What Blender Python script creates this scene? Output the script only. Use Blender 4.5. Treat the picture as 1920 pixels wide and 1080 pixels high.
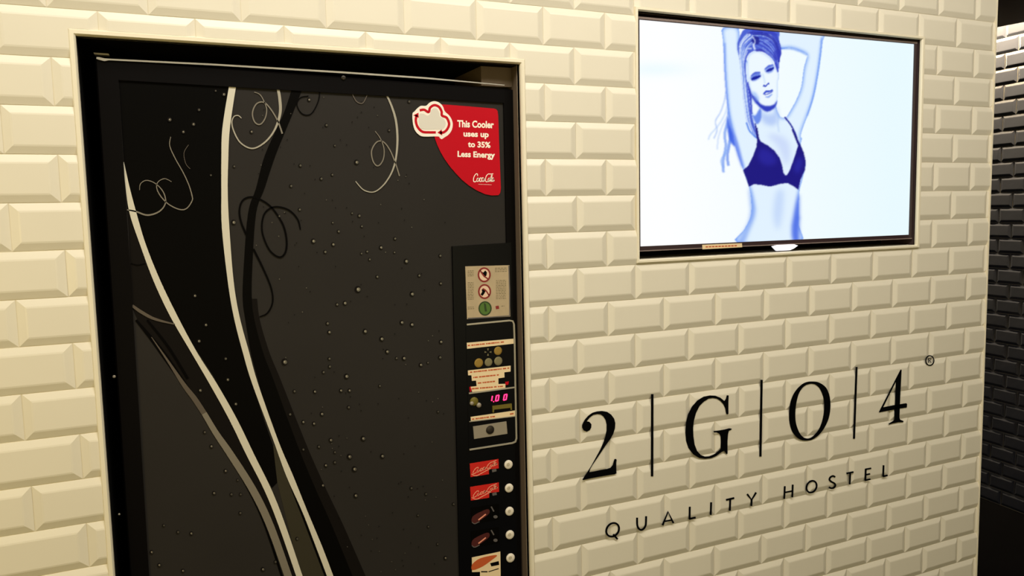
import bpy, bmesh, math, random
import numpy as np
from mathutils import Matrix, Vector

# ------------------------------------------------------------------ scene, camera, light
for o in list(bpy.data.objects): bpy.data.objects.remove(o)
scene = bpy.context.scene
C = scene.collection
random.seed(7)
# camera pose solved from the tile joints of the front wall (wall plane is y = 0, z up, floor z = 0)
R = np.array([[0.90831205, 0.02164313, -0.41773292], [-0.05979542, 0.99512237, -0.07846004], [0.41399726, 0.09624472, 0.9051758]])
F = 1476.12
CAM = Vector((-0.8454075, -1.5017475, 1.64559))
RT = Vector((R[0][0], R[0][2], -R[0][1])); DN = Vector((R[1][0], R[1][2], -R[1][1])); FW = Vector((R[2][0], R[2][2], -R[2][1]))
cd = bpy.data.cameras.new('camera'); cam = bpy.data.objects.new('camera', cd); C.objects.link(cam)
cd.sensor_width = 36; cd.lens = F / 1920 * 36; cd.clip_start = .02
cam.matrix_world = Matrix(((RT.x, -DN.x, -FW.x, CAM.x), (RT.y, -DN.y, -FW.y, CAM.y), (RT.z, -DN.z, -FW.z, CAM.z), (0, 0, 0, 1)))
scene.camera = cam
scene.view_settings.view_transform = 'Standard'; scene.view_settings.look = 'None'
scene.view_settings.gamma = 1; scene.view_settings.use_curve_mapping = False; scene.view_settings.exposure = 0
w = bpy.data.worlds.new('room_air'); scene.world = w; w.use_nodes = True
w.node_tree.nodes['Background'].inputs[0].default_value = (1, .86, .56, 1)
w.node_tree.nodes['Background'].inputs[1].default_value = .2

def area(name, loc, target, size, power, col):
    l = bpy.data.lights.new(name, 'AREA'); l.shape = 'RECTANGLE'; l.size, l.size_y = size; l.energy = power; l.color = col
    o = bpy.data.objects.new(name, l); C.objects.link(o); o.location = loc
    o.rotation_euler = (Vector(target) - Vector(loc)).to_track_quat('-Z', 'Y').to_euler(); return o
area('ceiling_lamp_or_fill', (-1.5, -1.3, 3.22), (-1.1, 0, 1.3), (3.0, .2), 31, (1, .97, .88))
area('ceiling_lamp_or_fill', (.25, -1.35, 3.22), (.9, 0, 1.1), (2.6, .2), 42, (1, .94, .86))
area('ceiling_lamp_or_fill', (-1.9, -1.3, 1.5), (-1.2, 0, .8), (.5, .5), 7.0, (1, .74, .20))  # added warm fill for the lower left wall, not a ceiling fixture
area('ceiling_lamp_or_fill', (.3, -3.3, 1.3), (.3, 0, 1.0), (1.6, 1.0), 15, (1, .86, .44))  # added fill from behind the camera, imitating light bounced off the room

# ------------------------------------------------------------------ helpers
def at(px, py, Y=0.0):
    "pixel of the photograph -> point on the plane y = Y"
    d = RT * ((px - 960) / F) + DN * ((py - 540) / F) + FW
    return CAM + d * ((Y - CAM.y) / d.y)
def pj(p):
    v = Vector(p) - CAM; z = v.dot(FW)
    return 960 + F * v.dot(RT) / z, 540 + F * v.dot(DN) / z, z

def lin(c):
    return tuple(((x / 255) / 12.92 if x / 255 <= .04045 else ((x / 255 + .055) / 1.055) ** 2.4) for x in c)
MATS = {}
def mat(name, rgb, rough=.5, metal=0, spec=.5, emit=None, es=1, coat=0, noise=0, nscale=40, bump=0, bscale=60):
    if name in MATS: return MATS[name]
    m = bpy.data.materials.new(name); m.use_nodes = True; nt = m.node_tree; b = nt.nodes['Principled BSDF']
    c = (*lin(rgb), 1)
    b.inputs['Base Color'].default_value = c; b.inputs['Roughness'].default_value = rough; b.inputs['Metallic'].default_value = metal
    b.inputs['Specular IOR Level'].default_value = spec; b.inputs['Coat Weight'].default_value = coat; b.inputs['Coat Roughness'].default_value = .08
    if emit: b.inputs['Emission Color'].default_value = (*lin(emit), 1); b.inputs['Emission Strength'].default_value = es
    if noise or bump:
        tc = nt.nodes.new('ShaderNodeTexCoord')
    if noise:
        n = nt.nodes.new('ShaderNodeTexNoise'); n.inputs['Scale'].default_value = nscale; n.inputs['Detail'].default_value = 4
        nt.links.new(tc.outputs['Object'], n.inputs['Vector'])
        r = nt.nodes.new('ShaderNodeValToRGB'); r.color_ramp.elements[0].color = tuple(x * (1 - noise) for x in c[:3]) + (1,); r.color_ramp.elements[1].color = tuple(min(1, x * (1 + noise)) for x in c[:3]) + (1,)
        nt.links.new(n.outputs['Fac'], r.inputs['Fac']); nt.links.new(r.outputs['Color'], b.inputs['Base Color'])
    if bump:
        n2 = nt.nodes.new('ShaderNodeTexNoise'); n2.inputs['Scale'].default_value = bscale
        nt.links.new(tc.outputs['Object'], n2.inputs['Vector'])
        bp = nt.nodes.new('ShaderNodeBump'); bp.inputs['Strength'].default_value = bump; bp.inputs['Distance'].default_value = .002
        nt.links.new(n2.outputs['Fac'], bp.inputs['Height']); nt.links.new(bp.outputs['Normal'], b.inputs['Normal'])
    MATS[name] = m; return m

M_TILE = mat('cream_glazed_ceramic', (224, 216, 196), .34, spec=.35, noise=.025, nscale=9, bump=.06, bscale=18)
M_GROUT = mat('pale_grout', (214, 204, 178), .9)
M_TRIM = mat('cream_edge_trim', (232, 222, 196), .4)
M_PLASTER = mat('grey_reveal_plaster', (104, 88, 70), .8, noise=.05)
M_BLACKTILE = mat('black_glazed_ceramic', (36, 38, 48), .22, spec=.3, noise=.15, nscale=12, bump=.3, bscale=30)
M_DGROUT = mat('dark_grout', (84, 80, 74), .9)
M_VOID = mat('near_black_recess', (9, 7, 7), .9, spec=.1)  # near-black sheets inside the niche and at the back of the screen recess
M_BLACK = mat('black_powder_coat', (14, 12, 12), .42, spec=.25, bump=.1, bscale=300)
M_FRAME = mat('black_satin_plastic', (8, 6, 6), .5, spec=.06)
M_CTRL = mat('black_gloss_plastic', (7, 7, 9), .35, spec=.1)
M_PANEL = mat('charcoal_printed_polycarbonate', (43, 40, 37), .5, spec=.08, noise=.12, nscale=5)
M_PBLACK = mat('black_print', (6, 5, 4), .5, spec=.04)
M_PDARK = mat('dark_charcoal_print', (20, 17, 15), .5, spec=.05)
M_POLIVE = mat('olive_grey_print', (54, 50, 38), .5, spec=.08)
M_SILVER = mat('silver_print', (205, 198, 178), .45)
M_SILVERD = mat('tarnished_silver_print', (118, 110, 96), .45)
M_SILVERM = mat('soft_silver_print', (158, 151, 134), .45)
M_SILVERX = mat('faint_silver_print', (82, 72, 62), .45)
M_LINE = mat('dark_line_print', (5, 4, 4), .5, spec=.04)
M_EDGEGLINT = mat('edge_glint_silver', (215, 210, 200), .3, metal=.4)
M_RED = mat('red_sticker_vinyl', (184, 3, 24), .6, spec=.15)
M_WHITEV = mat('white_sticker_vinyl', (238, 228, 212), .5)
M_WHITEG = mat('greyish_white_print', (212, 205, 190), .5)
M_TEXT = mat('white_print', (245, 235, 215), .5)
M_INK = mat('black_letter_vinyl', (4, 4, 5), .5, spec=.06)
M_CARD = mat('aged_paper_card', (176, 156, 122), .6, noise=.12, nscale=60)
M_CARDTXT = mat('grey_green_ink', (96, 88, 58), .7)
M_RING = mat('dark_red_ink', (128, 28, 22), .6)
M_GREEN = mat('green_ink', (74, 108, 36), .6)
M_GREEND = mat('dark_green_ink', (36, 58, 16), .6)
M_PALE = mat('pale_pink_ink', (222, 190, 160), .6)
M_FRAMEL = mat('dull_steel_frame', (168, 160, 142), .4, metal=.3)
M_LABEL = mat('cream_paper_label', (232, 208, 164), .6)
M_ORANGE = mat('orange_ink', (190, 84, 34), .6)
M_BRASS = mat('brass_coin', (150, 120, 50), .4, metal=.3)
M_NICKEL = mat('nickel_coin', (128, 120, 88), .4, metal=.3)
M_OLIVE = mat('worn_brass', (110, 98, 30), .45, metal=.2)
M_PLATE = mat('satin_steel_plate', (150, 140, 122), .45, metal=.2)
M_DARKMETAL = mat('dark_lock_metal', (52, 46, 40), .35, metal=.6)
M_BUTTON = mat('white_button_plastic', (226, 216, 196), .3)
M_BUTTONC = mat('grey_button_print', (190, 178, 152), .4)
M_COLA = mat('red_label_print', (200, 22, 14), .45)
M_COLAW = mat('pinkish_white_print', (235, 150, 120), .5)
M_DARKRED = mat('dark_red_print', (70, 14, 14), .5)
M_GREYP = mat('grey_print', (92, 86, 84), .5)
M_LED = mat('red_led', (60, 0, 8), .5, emit=(255, 36, 92), es=4)
M_BEZEL = mat('black_tv_bezel', (54, 39, 41), .3, spec=.5)
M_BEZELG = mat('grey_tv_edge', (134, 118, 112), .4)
M_RSHADE = mat('recess_shade_brown', (58, 42, 42), .6)  # shade of the screen recess put into colour, on soffit and right side
M_TAB = mat('translucent_tab_glow', (240, 240, 250), .3, emit=(235, 238, 255), es=.8)  # own glow stands in for light passing through the tab
M_BEAD = mat('droplet_highlight_print', (150, 140, 120), .3)
M_BEADS = mat('dim_droplet_print', (72, 67, 58), .3)
M_FLOOR = mat('black_floor', (3, 3, 4), .8, spec=0, noise=.2, nscale=8)
M_CEIL = mat('dark_ceiling_paint', (30, 19, 15), .9, spec=.1)
M_STRIP = mat('cove_light', (255, 240, 210), .5, emit=(255, 228, 172), es=760)

def mesh(name, V, Fc, mats, parent=None, mi=None, smooth=False, recalc=True):
    me = bpy.data.meshes.new(name); me.from_pydata([tuple(v) for v in V], [], Fc)
    for m in (mats if isinstance(mats, (list, tuple)) else [mats]): me.materials.append(m)
    if mi:
        for p, i in zip(me.polygons, mi): p.material_index = i
    if recalc:
        b = bmesh.new(); b.from_mesh(me); bmesh.ops.recalc_face_normals(b, faces=b.faces); b.to_mesh(me); b.free()
    if smooth:
        for p in me.polygons: p.use_smooth = True
    o = bpy.data.objects.new(name, me); C.objects.link(o)
    if parent: o.parent = parent
    return o
def tag(o, label=None, cat=None, group=None, kind=None):
    for k, v in (('label', label), ('category', cat), ('group', group), ('kind', kind)):
        if v: o[k] = v
    return o
class MB:
    def __init__(s): s.V = []; s.F = []; s.M = []
    def add(s, V, Fc, m=0):
        n = len(s.V); s.V += [tuple(v) for v in V]; s.F += [tuple(i + n for i in f) for f in Fc]; s.M += [m] * len(Fc)
    def box(s, x0, x1, y0, y1, z0, z1, m=0):
        s.add([(x, y, z) for x in (x0, x1) for y in (y0, y1) for z in (z0, z1)], [(0, 1, 3, 2), (4, 6, 7, 5), (0, 4, 5, 1), (2, 3, 7, 6), (0, 2, 6, 4), (1, 5, 7, 3)], m)
    def poly(s, pts, Y, t, m=0, back=None):
        "outline (world points on plane Y) extruded towards the room by t"
        n = len(pts); A = [(p[0], Y, p[2]) for p in pts]; B = [(p[0], Y - t, p[2]) for p in pts]
        s.add(A + B, [tuple(range(n, 2 * n)), tuple(range(n - 1, -1, -1))] + [(i, (i + 1) % n, n + (i + 1) % n, n + i) for i in range(n)], m)
    def strip(s, L, Rr, Y, t, m=0, closed=False):
        n = len(L); V = [(p[0], Y - t, p[2]) for p in L] + [(p[0], Y - t, p[2]) for p in Rr] + [(p[0], Y, p[2]) for p in L] + [(p[0], Y, p[2]) for p in Rr]
        Fc = []
        for i in range(n if closed else n - 1):
            j = (i + 1) % n
            Fc += [(i, j, n + j, n + i), (2 * n + i, 2 * n + j, j, i), (n + i, n + j, 3 * n + j, 3 * n + i)]
        if not closed: Fc += [(0, n, 3 * n, 2 * n), (n - 1, 2 * n - 1, 4 * n - 1, 3 * n - 1)]
        s.add(V, Fc, m)
    def build(s, name, mats, parent=None, **k): return mesh(name, s.V, s.F, mats, parent, mi=s.M, **k)

def spline(P, n=8, closed=False):
    P = [tuple(map(float, p)) for p in P]; N = len(P); out = []
    for i in range(N if closed else N - 1):
        g = lambda k: P[k % N] if closed else P[max(0, min(N - 1, k))]
        a, b, c, d = g(i - 1), g(i), g(i + 1), g(i + 2)
        for k in range(n):
            t = k / n
            out.append(tuple(.5 * (2 * b[j] + (c[j] - a[j]) * t + (2 * a[j] - 5 * b[j] + 4 * c[j] - d[j]) * t * t + (3 * b[j] - a[j] - 3 * c[j] + d[j]) * t ** 3) for j in range(len(a))))
    if not closed: out.append(P[-1])
    return out
def sides(P, wd):
    "centre line in photo pixels and width(s) -> left and right edges in pixels"
    n = len(P); L = []; Rr = []
    for i in range(n):
        a = P[max(0, i - 1)]; b = P[min(n - 1, i + 1)]; dx, dy = b[0] - a[0], b[1] - a[1]; l = math.hypot(dx, dy) or 1
        ww = (wd[i] if isinstance(wd, (list, tuple)) else wd) / 2
        L.append((P[i][0] - dy / l * ww, P[i][1] + dx / l * ww)); Rr.append((P[i][0] + dy / l * ww, P[i][1] - dx / l * ww))
    return L, Rr
def stroke(mb, P, wd, Y, t, m=0, n=8, smooth=True, org=(0, 0), sc=1, closed=False):
    P = [(org[0] + p[0] / sc, org[1] + p[1] / sc) + tuple(p[2:]) for p in P]
    if closed: P = P + [P[0]]
    if smooth: P = spline(P, n) if not closed else spline(P[:-1], n, True) + [spline(P[:-1], n, True)[0]]
    ws = [p[2] for p in P] if len(P[0]) > 2 else wd
    L, Rr = sides([p[:2] for p in P], ws)
    mb.strip([at(*p, Y) for p in L], [at(*p, Y) for p in Rr], Y, t, m)
def pxpoly(mb, P, Y, t, m=0, org=(0, 0), sc=1, sm=0):
    P = [(org[0] + p[0] / sc, org[1] + p[1] / sc) for p in P]
    if sm: P = spline(P, sm, True)
    mb.poly([at(*p, Y) for p in P], Y, t, m)
def disc(mb, cx, cy, rx, ry, Y, t, m=0, n=16):
    pxpoly(mb, [(cx + rx * math.cos(2 * math.pi * i / n), cy + ry * math.sin(2 * math.pi * i / n)) for i in range(n)], Y, t, m)
def ring(mb, cx, cy, rx, ry, wd, Y, t, m=0, n=24):
    a = [2 * math.pi * i / n for i in range(n)]
    mb.strip([at(cx + (rx + wd / 2) * math.cos(q), cy + (ry + wd / 2) * math.sin(q), Y) for q in a], [at(cx + (rx - wd / 2) * math.cos(q), cy + (ry - wd / 2) * math.sin(q), Y) for q in a], Y, t, m, True)
def dome(name, cx, cy, rpx, Y, h, m, parent, rings=4, n=20):
    c = at(cx, cy, Y); r = (at(cx + rpx, cy, Y) - at(cx - rpx, cy, Y)).length / 2
    V = [];  Fc = []
    prof = [(1, 0), (1, .45)] + [(math.cos(a), .45 + .55 * math.sin(a)) for a in [math.pi / 2 * (k + 1) / (rings + 1) for k in range(rings)]]
    for rr, hh in prof:
        for i in range(n): V.append((c.x + r * rr * math.cos(2 * math.pi * i / n), Y - h * hh, c.z + r * rr * math.sin(2 * math.pi * i / n)))
    for k in range(len(prof) - 1):
        for i in range(n): j = (i + 1) % n; Fc.append((k * n + i, k * n + j, (k + 1) * n + j, (k + 1) * n + i))
    Fc.append(tuple(range((len(prof) - 1) * n, len(prof) * n)))
    return mesh(name, V, Fc, m, parent, smooth=False)
def text(mb, body, quad, Y, t, m=0, bold=.02, shear=0):
    "text stretched on a pixel quad (tl, tr, br, bl)"
    cu = bpy.data.curves.new('lettering', 'FONT'); cu.body = body; cu.offset = bold; cu.resolution_u = 3; cu.shear = shear
    o = bpy.data.objects.new('lettering', cu); C.objects.link(o)
    me = bpy.data.meshes.new_from_object(o.evaluated_get(bpy.context.evaluated_depsgraph_get()))
    vs = [v.co.copy() for v in me.vertices]; fs = [tuple(p.vertices) for p in me.polygons]
    bpy.data.objects.remove(o); bpy.data.curves.remove(cu); bpy.data.meshes.remove(me)
    x0 = min(v.x for v in vs); x1 = max(v.x for v in vs); y0 = min(v.y for v in vs); y1 = max(v.y for v in vs)
    tl, tr, br, bl = quad; out = []
    for v in vs:
        a = (v.x - x0) / (x1 - x0); b = (y1 - v.y) / (y1 - y0)
        px = (tl[0] * (1 - a) + tr[0] * a) * (1 - b) + (bl[0] * (1 - a) + br[0] * a) * b
        py = (tl[1] * (1 - a) + tr[1] * a) * (1 - b) + (bl[1] * (1 - a) + br[1] * a) * b
        p = at(px, py, Y - t); out.append((p.x, Y - t, p.z))
    mb.add(out, fs, m)
def empty(name, loc):
    o = bpy.data.objects.new(name, None); o.empty_display_size = .1; C.objects.link(o); o.location = loc; return o
def fix_parent(root):
    "children were built in world coordinates; keep them there under a placed Empty"
    inv = Matrix.Translation(root.location).inverted()
    for ch in root.children: ch.matrix_parent_inverse = inv

# ------------------------------------------------------------------ the setting
TW, TH = .15, .078443            # tile pitch
Z0 = 1.9125                       # height of joint row 0
NX0, NX1, NZ = -.9465, -.1205, 1.9590          # niche opening, outside of its trim
VX0, VX1, VZ0, VZ1 = .1515, 1.0700, 1.5240, 2.0880   # screen recess, outside of its trim
XR = 1.3565; XL = -2.2; ZT = 3.3; ZC = 2.5; DEEP = .92
TRW = .0105
nx0, nx1, nz = NX0 + TRW, NX1 - TRW, NZ - TRW
vx0, vx1, vz0, vz1 = VX0 + .008, VX1 - .011, VZ0 + .008, VZ1 - .008
b = MB()
y0 = .0
b.box(XL, nx0, y0, DEEP, 0, ZT); b.box(nx0, nx1, y0, DEEP, nz, ZT); b.box(nx1, vx0, y0, DEEP, 0, ZT)
b.box(vx0, vx1, y0, DEEP, vz1, ZT); b.box(vx0, vx1, y0, DEEP, 0, vz0); b.box(vx1, XR, y0, DEEP, 0, ZT)
wall = tag(b.build('wall_front', M_GROUT), kind='structure')
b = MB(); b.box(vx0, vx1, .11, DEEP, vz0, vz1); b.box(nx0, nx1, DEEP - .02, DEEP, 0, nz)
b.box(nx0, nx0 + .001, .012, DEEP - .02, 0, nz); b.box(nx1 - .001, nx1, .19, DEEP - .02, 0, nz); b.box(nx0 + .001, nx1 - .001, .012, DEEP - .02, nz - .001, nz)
b.build('recess_dark_sheet', M_VOID, wall)
b = MB(); b.box(vx0, vx1, .012, .11, vz1 - .001, vz1); b.box(vx1 - .001, vx1, .004, .11, vz0, vz1 - .001); b.build('recess_dark_sheet', M_RSHADE, wall)
b = MB(); b.box(nx1 - .0012, nx1, .012, .19, 0, nz); b.build('recess_reveal', M_PLASTER, wall)
b = MB(); b.box(at(902, 135, .035).x, nx1 - .0015, .035, .19, 1.9075, nz - .0015); b.build('filler_block', M_PLASTER, wall)

def tile_geo(x0, x1, z0, z1, cut, bev=.0132, rim=.0005, face=.0052, gap=.0006):
    "one bevelled tile, clipped to the rectangle cut=(xmin,xmax,zmin,zmax); returns verts, faces or None"
    a0, a1, c0, c1 = x0 + gap, x1 - gap, z0 + gap, z1 - gap
    V = []
    for yy, i in ((.0002, 0), (-rim, 0), (-face + .0005, bev - .0012), (-face, bev + .0016)):
        V += [(a0 + i, yy, c0 + i), (a1 - i, yy, c0 + i), (a1 - i, yy, c1 - i), (a0 + i, yy, c1 - i)]
    Fc = [(0, 1, 2, 3)[::-1]]
    for k in range(3):
        for i in range(4): j = (i + 1) % 4; Fc.append((4 * k + i, 4 * k + j, 4 * k + 4 + j, 4 * k + 4 + i))
    Fc.append((12, 13, 14, 15))
    if cut is None: return V, Fc
    bm = bmesh.new(); vs = [bm.verts.new(v) for v in V]
    for f in Fc: bm.faces.new([vs[i] for i in f])
    for co, no in (((cut[0], 0, 0), (-1, 0, 0)), ((cut[1], 0, 0), (1, 0, 0)), ((0, 0, cut[2]), (0, 0, -1)), ((0, 0, cut[3]), (0, 0, 1))):
        bmesh.ops.bisect_plane(bm, geom=bm.verts[:] + bm.edges[:] + bm.faces[:], plane_co=co, plane_no=no, clear_outer=True, dist=1e-6)
        ed = [e for e in bm.edges if e.is_boundary]
        if ed:
            try: bmesh.ops.contextual_create(bm, geom=ed)
            except Exception: pass
    if not bm.faces: bm.free(); return None
    bm.verts.index_update(); V = [tuple(v.co) for v in bm.verts]; Fc = [tuple(v.index for v in f.verts) for f in bm.faces]; bm.free()
    return V, Fc
full = None; far = MB(); count = 0
def on_screen(x0, x1, z0, z1, f=lambda x, z: (x, -.003, z)):
    for i in range(5):
        for j in range(3):
            u, v, d = pj(f(x0 + (x1 - x0) * i / 4, z0 + (z1 - z0) * j / 2))
            if d > 0 and 0 <= u <= 1920 and 0 <= v <= 1080: return True
    return False
holes = [(NX0, NX1, -1, NZ), (VX0, VX1, VZ0, VZ1)]
# small setting-out errors of the rows, as laid (metres)
ROWDX = {7: -.0035, 6: .001, 5: -.001, 0: .001, -1: -.002, 8: .001, 12: .002, 10: .001, 14: 0}
for r in range(-19, 26):
    zt = Z0 - (r - 1) * TH if False else Z0 - r * TH; zb = zt - TH
    # row r lies between joint r and r+1; even rows have joints at odd half tiles
    off = .075 if r % 2 == 0 else 0
    for k in range(-16, 10):
        x0 = k * TW + off + ROWDX.get(r, 0); x1 = x0 + TW
        lo, hi, bo, to = max(x0, XL), min(x1, XR), max(zb, 0), min(zt, ZT)
        if hi - lo < .004 or to - bo < .004: continue
        rects = [(lo, hi, bo, to)]
        for h in holes:
            nr = []
            for q in rects:
                if q[1] <= h[0] or q[0] >= h[1] or q[3] <= h[2] or q[2] >= h[3]: nr.append(q); continue
                if q[3] > h[3]: nr.append((q[0], q[1], h[3], q[3]))
                if q[2] < h[2]: nr.append((q[0], q[1], q[2], h[2]))
                zz0, zz1 = max(q[2], h[2]), min(q[3], h[3])
                if q[0] < h[0]: nr.append((q[0], h[0], zz0, zz1))
                if q[1] > h[1]: nr.append((h[1], q[1], zz0, zz1))
            rects = nr
        rects = [q for q in rects if q[1] - q[0] > .003 and q[3] - q[2] > .003]
        if not rects: continue
        q = rects[0]
        isfull = len(rects) == 1 and all(abs(q[n_] - v_) < 1e-6 for n_, v_ in enumerate((x0, x1, zb, zt)))
        vis = any(on_screen(*q) for q in rects)
        if isfull and vis:
            if full is None:
                g = tile_geo(-TW / 2, TW / 2, -TH / 2, TH / 2, None)
                full = mesh('tile', *g, M_TILE, wall); o = full
            else:
                o = full.copy(); o.parent = wall; C.objects.link(o)
            o.location = ((x0 + x1) / 2 + random.uniform(-.0004, .0004), 0, (zb + zt) / 2 + random.uniform(-.0003, .0003))
            o.rotation_euler = (random.uniform(-.006, .006), 0, random.uniform(-.005, .005))
            count += 1; continue
        tm = MB()
        for q in rects:
            g = tile_geo(x0, x1, zb, zt, None if isfull else q)
            if g: tm.add(*g)
        if vis: tm.build('tile', M_TILE, wall, recalc=False); count += 1
        else: far.add(tm.V, tm.F)
print('front tiles', count, vx0, vx1, vz0, vz1)
tag(far.build('tile', M_TILE, wall), kind='stuff')

def frame_ring(name, X0, X1, Za, Zb, w_, yf, yb, m, open_bottom=False, wr=None):
    b = MB(); e = .0015
    def bar(outer, inner):
        pass
    o = [(X0, Za), (X1, Za), (X1, Zb), (X0, Zb)]; wr = wr or w_
    i = [(X0 + w_, Za + (0 if open_bottom else w_)), (X1 - wr, Za + (0 if open_bottom else w_)), (X1 - wr, Zb - w_), (X0 + w_, Zb - w_)]
    segs = [(1, 2), (2, 3), (3, 0)] + ([] if open_bottom else [(0, 1)])
    for a, c in segs:
        # profile: back outer, front outer (bevel), front inner (bevel), back inner
        def prof(k):
            ox, oz = o[k]; ix, iz = i[k]
            f = lambda t: (ox + (ix - ox) * t, oz + (iz - oz) * t)
            return [(*f(0), yb), (*f(0), yf + e), (*f(.15), yf), (*f(.72), yf), (*f(.96), yf + .003), (*f(1), yf + .008), (*f(1), yb)]
        P = prof(a); Q = prof(c); n = len(P)
        b.add([(p[0], p[2], p[1]) for p in P + Q], [(k, (k + 1) % n, n + (k + 1) % n, n + k) for k in range(n)])
    return b.build(name, m)
tag(frame_ring('trim_1', NX0, NX1, 0, NZ, TRW, -.0062, .011, M_TRIM, True), kind='structure')
tag(frame_ring('trim_2', VX0, VX1, VZ0, VZ1, .008, -.0062, .011, M_TRIM, wr=.011), kind='structure')
b = MB(); b.box(XR, XR + .004, -.0062, .03, 0, ZT); tag(b.build('trim_3', M_TRIM), kind='structure')
# floor, ceiling
b = MB(); b.box(-3.2, 3.35, -3.4, 6, -.05, 0); tag(b.build('floor', M_FLOOR), kind='structure')
def atz(px, py, Z):
    d = RT * ((px - 960) / F) + DN * ((py - 540) / F) + FW
    return CAM + d * ((Z - CAM.z) / d.z)
e0, e1 = atz(1866, 52, ZC), atz(1920, 41.4, ZC)
print('ceiling edge', e0, e1)
# right corridor wall frame: s along the wall towards the room, depth outwards
WA = math.radians(-96.43); WD = Vector((math.cos(WA), math.sin(WA), 0)); WN = Vector((WD.y, -WD.x, 0))
if WN.x > 0: WN = -WN
WP = Vector((3.2777, 1.2440, 0)); RH = .080374; WZ0 = 2.33405
def wp(s, d, z): return WP + WD * s + WN * d + Vector((0, 0, z))
b = MB()
corn = [wp(-3.5, 0, 0), wp(4.0, 0, 0), wp(4.0, -.1, 0), wp(-3.5, -.1, 0)]
b.add([(p.x, p.y, 0) for p in corn] + [(p.x, p.y, 2.75) for p in corn], [(0, 1, 2, 3), (4, 5, 6, 7), (0, 1, 5, 4), (1, 2, 6, 5), (2, 3, 7, 6), (3, 0, 4, 7)])
wr_ = tag(b.build('wall_right', M_DGROUT), kind='structure')
rot = Matrix(((WD.x, -WN.x, 0, 0), (WD.y, -WN.y, 0, 0), (0, 0, 1, 0), (0, 0, 0, 1)))   # local x along wall, local -y outwards
tfull = None; farb = MB(); n2 = 0
for r in range(-5, 29):
    zt = WZ0 - r * RH; zb = zt - RH; off = 0 if r % 2 == 1 else .075
    for k in range(-16, 24):
        s0 = k * .15 + off; s1 = s0 + .15
        vis = on_screen(s0, s1, zb, zt, lambda s, z: wp(s, .004, z)) and k * .15 < .6 and s0 > -.3
        g = tile_geo(-.075, .075, -RH / 2, RH / 2, None, gap=.0016, face=.0068, rim=.0012)
        if vis:
            if tfull is None: tfull = mesh('tile', *g, M_BLACKTILE, wr_); o = tfull
            else: o = tfull.copy(); o.parent = wr_; C.objects.link(o)
            o.matrix_basis = Matrix.Translation(wp((s0 + s1) / 2, 0, (zb + zt) / 2)) @ rot @ Matrix.Rotation(random.uniform(-.01, .01), 4, 'X') @ Matrix.Rotation(random.uniform(-.01, .01), 4, 'Z')
            n2 += 1
        else:
            T = Matrix.Translation(wp((s0 + s1) / 2, 0, (zb + zt) / 2)) @ rot
            farb.add([T @ Vector(v) for v in g[0]], g[1])
print('corridor tiles', n2)
tag(farb.build('tile', M_BLACKTILE, wr_), kind='stuff')
dirc = (e1 - e0).normalized(); ca = e0 - dirc * 3.4; cb = e0 + dirc * 3.2
b = MB(); pts = [(1.62, -3.4), (cb.x, -3.4), (cb.x, cb.y), (ca.x, ca.y), (1.62, ca.y)]; b.box(-3.2, 1.62, -3.4, 6, ZT, ZT + .06); b.box(1.60, 1.62, -3.4, 6, ZC, ZT)
n = len(pts); b.add([(x, y, ZC) for x, y in pts] + [(x, y, ZC + .06) for x, y in pts], [tuple(range(n)), tuple(range(n, 2 * n))] + [(i, (i + 1) % n, n + (i + 1) % n, n + i) for i in range(n)])
tag(b.build('ceiling', M_CEIL), kind='structure')
b = MB(); T = [wp(-2.5, .0, 2.75), wp(3.5, .0, 2.75), wp(3.5, .9, 2.75), wp(-2.5, .9, 2.75)]
b.add([(p.x, p.y, 2.75) for p in T] + [(p.x, p.y, 2.78) for p in T], [(0, 1, 2, 3), (4, 5, 6, 7), (0, 1, 5, 4), (1, 2, 6, 5), (2, 3, 7, 6), (3, 0, 4, 7)])
tag(b.build('trim_4', M_CEIL), kind='structure')
b = MB(); T = [wp(-2.0, .10, 0), wp(3.0, .10, 0), wp(3.0, .16, 0), wp(-2.0, .16, 0)]
b.add([(p.x, p.y, 2.70) for p in T] + [(p.x, p.y, 2.72) for p in T], [(0, 1, 2, 3), (4, 5, 6, 7), (0, 1, 5, 4), (1, 2, 6, 5), (2, 3, 7, 6), (3, 0, 4, 7)])
cl = tag(b.build('cove_light', M_STRIP), 'bright light strip hidden in the slot above the dark tiled wall', 'light')

# ------------------------------------------------------------------ vending machine
YM = .030                                     # front plane of its door
vm = empty('vending_machine', (-.53, .40, 0)); tag(vm, 'black drinks vending machine standing in the niche, grey door with silver swooshes', 'vending machine')
TLm, TRm = at(178, 108, YM), at(963, 168, YM)
BLx, BRx = -.9172, -.1400
b = MB(); b.box(-.905, -.150, .082, .80, .02, 1.885)
for x in (-.88, -.19):
    for y in (.14, .74): b.box(x, x + .03, y, y + .03, 0, .02)
b.build('cabinet', M_BLACK, vm)
# door frame: outer outline, inner opening following the graphic panel
def quadring(outer, inner, Y, t, m, name, lip=.003):
    b = MB(); n = len(outer)
    O1 = [(p[0], Y + t, p[2]) for p in outer]; O0 = [(p[0], Y + lip, p[2]) for p in outer]
    cx = sum(p[0] for p in outer) / n; cz = sum(p[2] for p in outer) / n
    O2 = [(p[0] + (cx - p[0]) * .006, Y, p[2] + (cz - p[2]) * .004) for p in outer]
    I0 = [(p[0], Y, p[2]) for p in inner]; I1 = [(p[0], Y + .006, p[2]) for p in inner]
    L = [O1, O0, O2, I0, I1]; V = sum(L, [])
    Fc = [(k * n + i, k * n + (i + 1) % n, (k + 1) * n + (i + 1) % n, (k + 1) * n + i) for k in range(4) for i in range(n)]
    b.add(V, Fc); b.add(O1, [tuple(range(n))])
    return b.build(name, m, vm)
outer = [(TLm.x, 0, TLm.z), (TRm.x, 0, TRm.z), (BRx, 0, .05), (BLx, 0, .05)]
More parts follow.
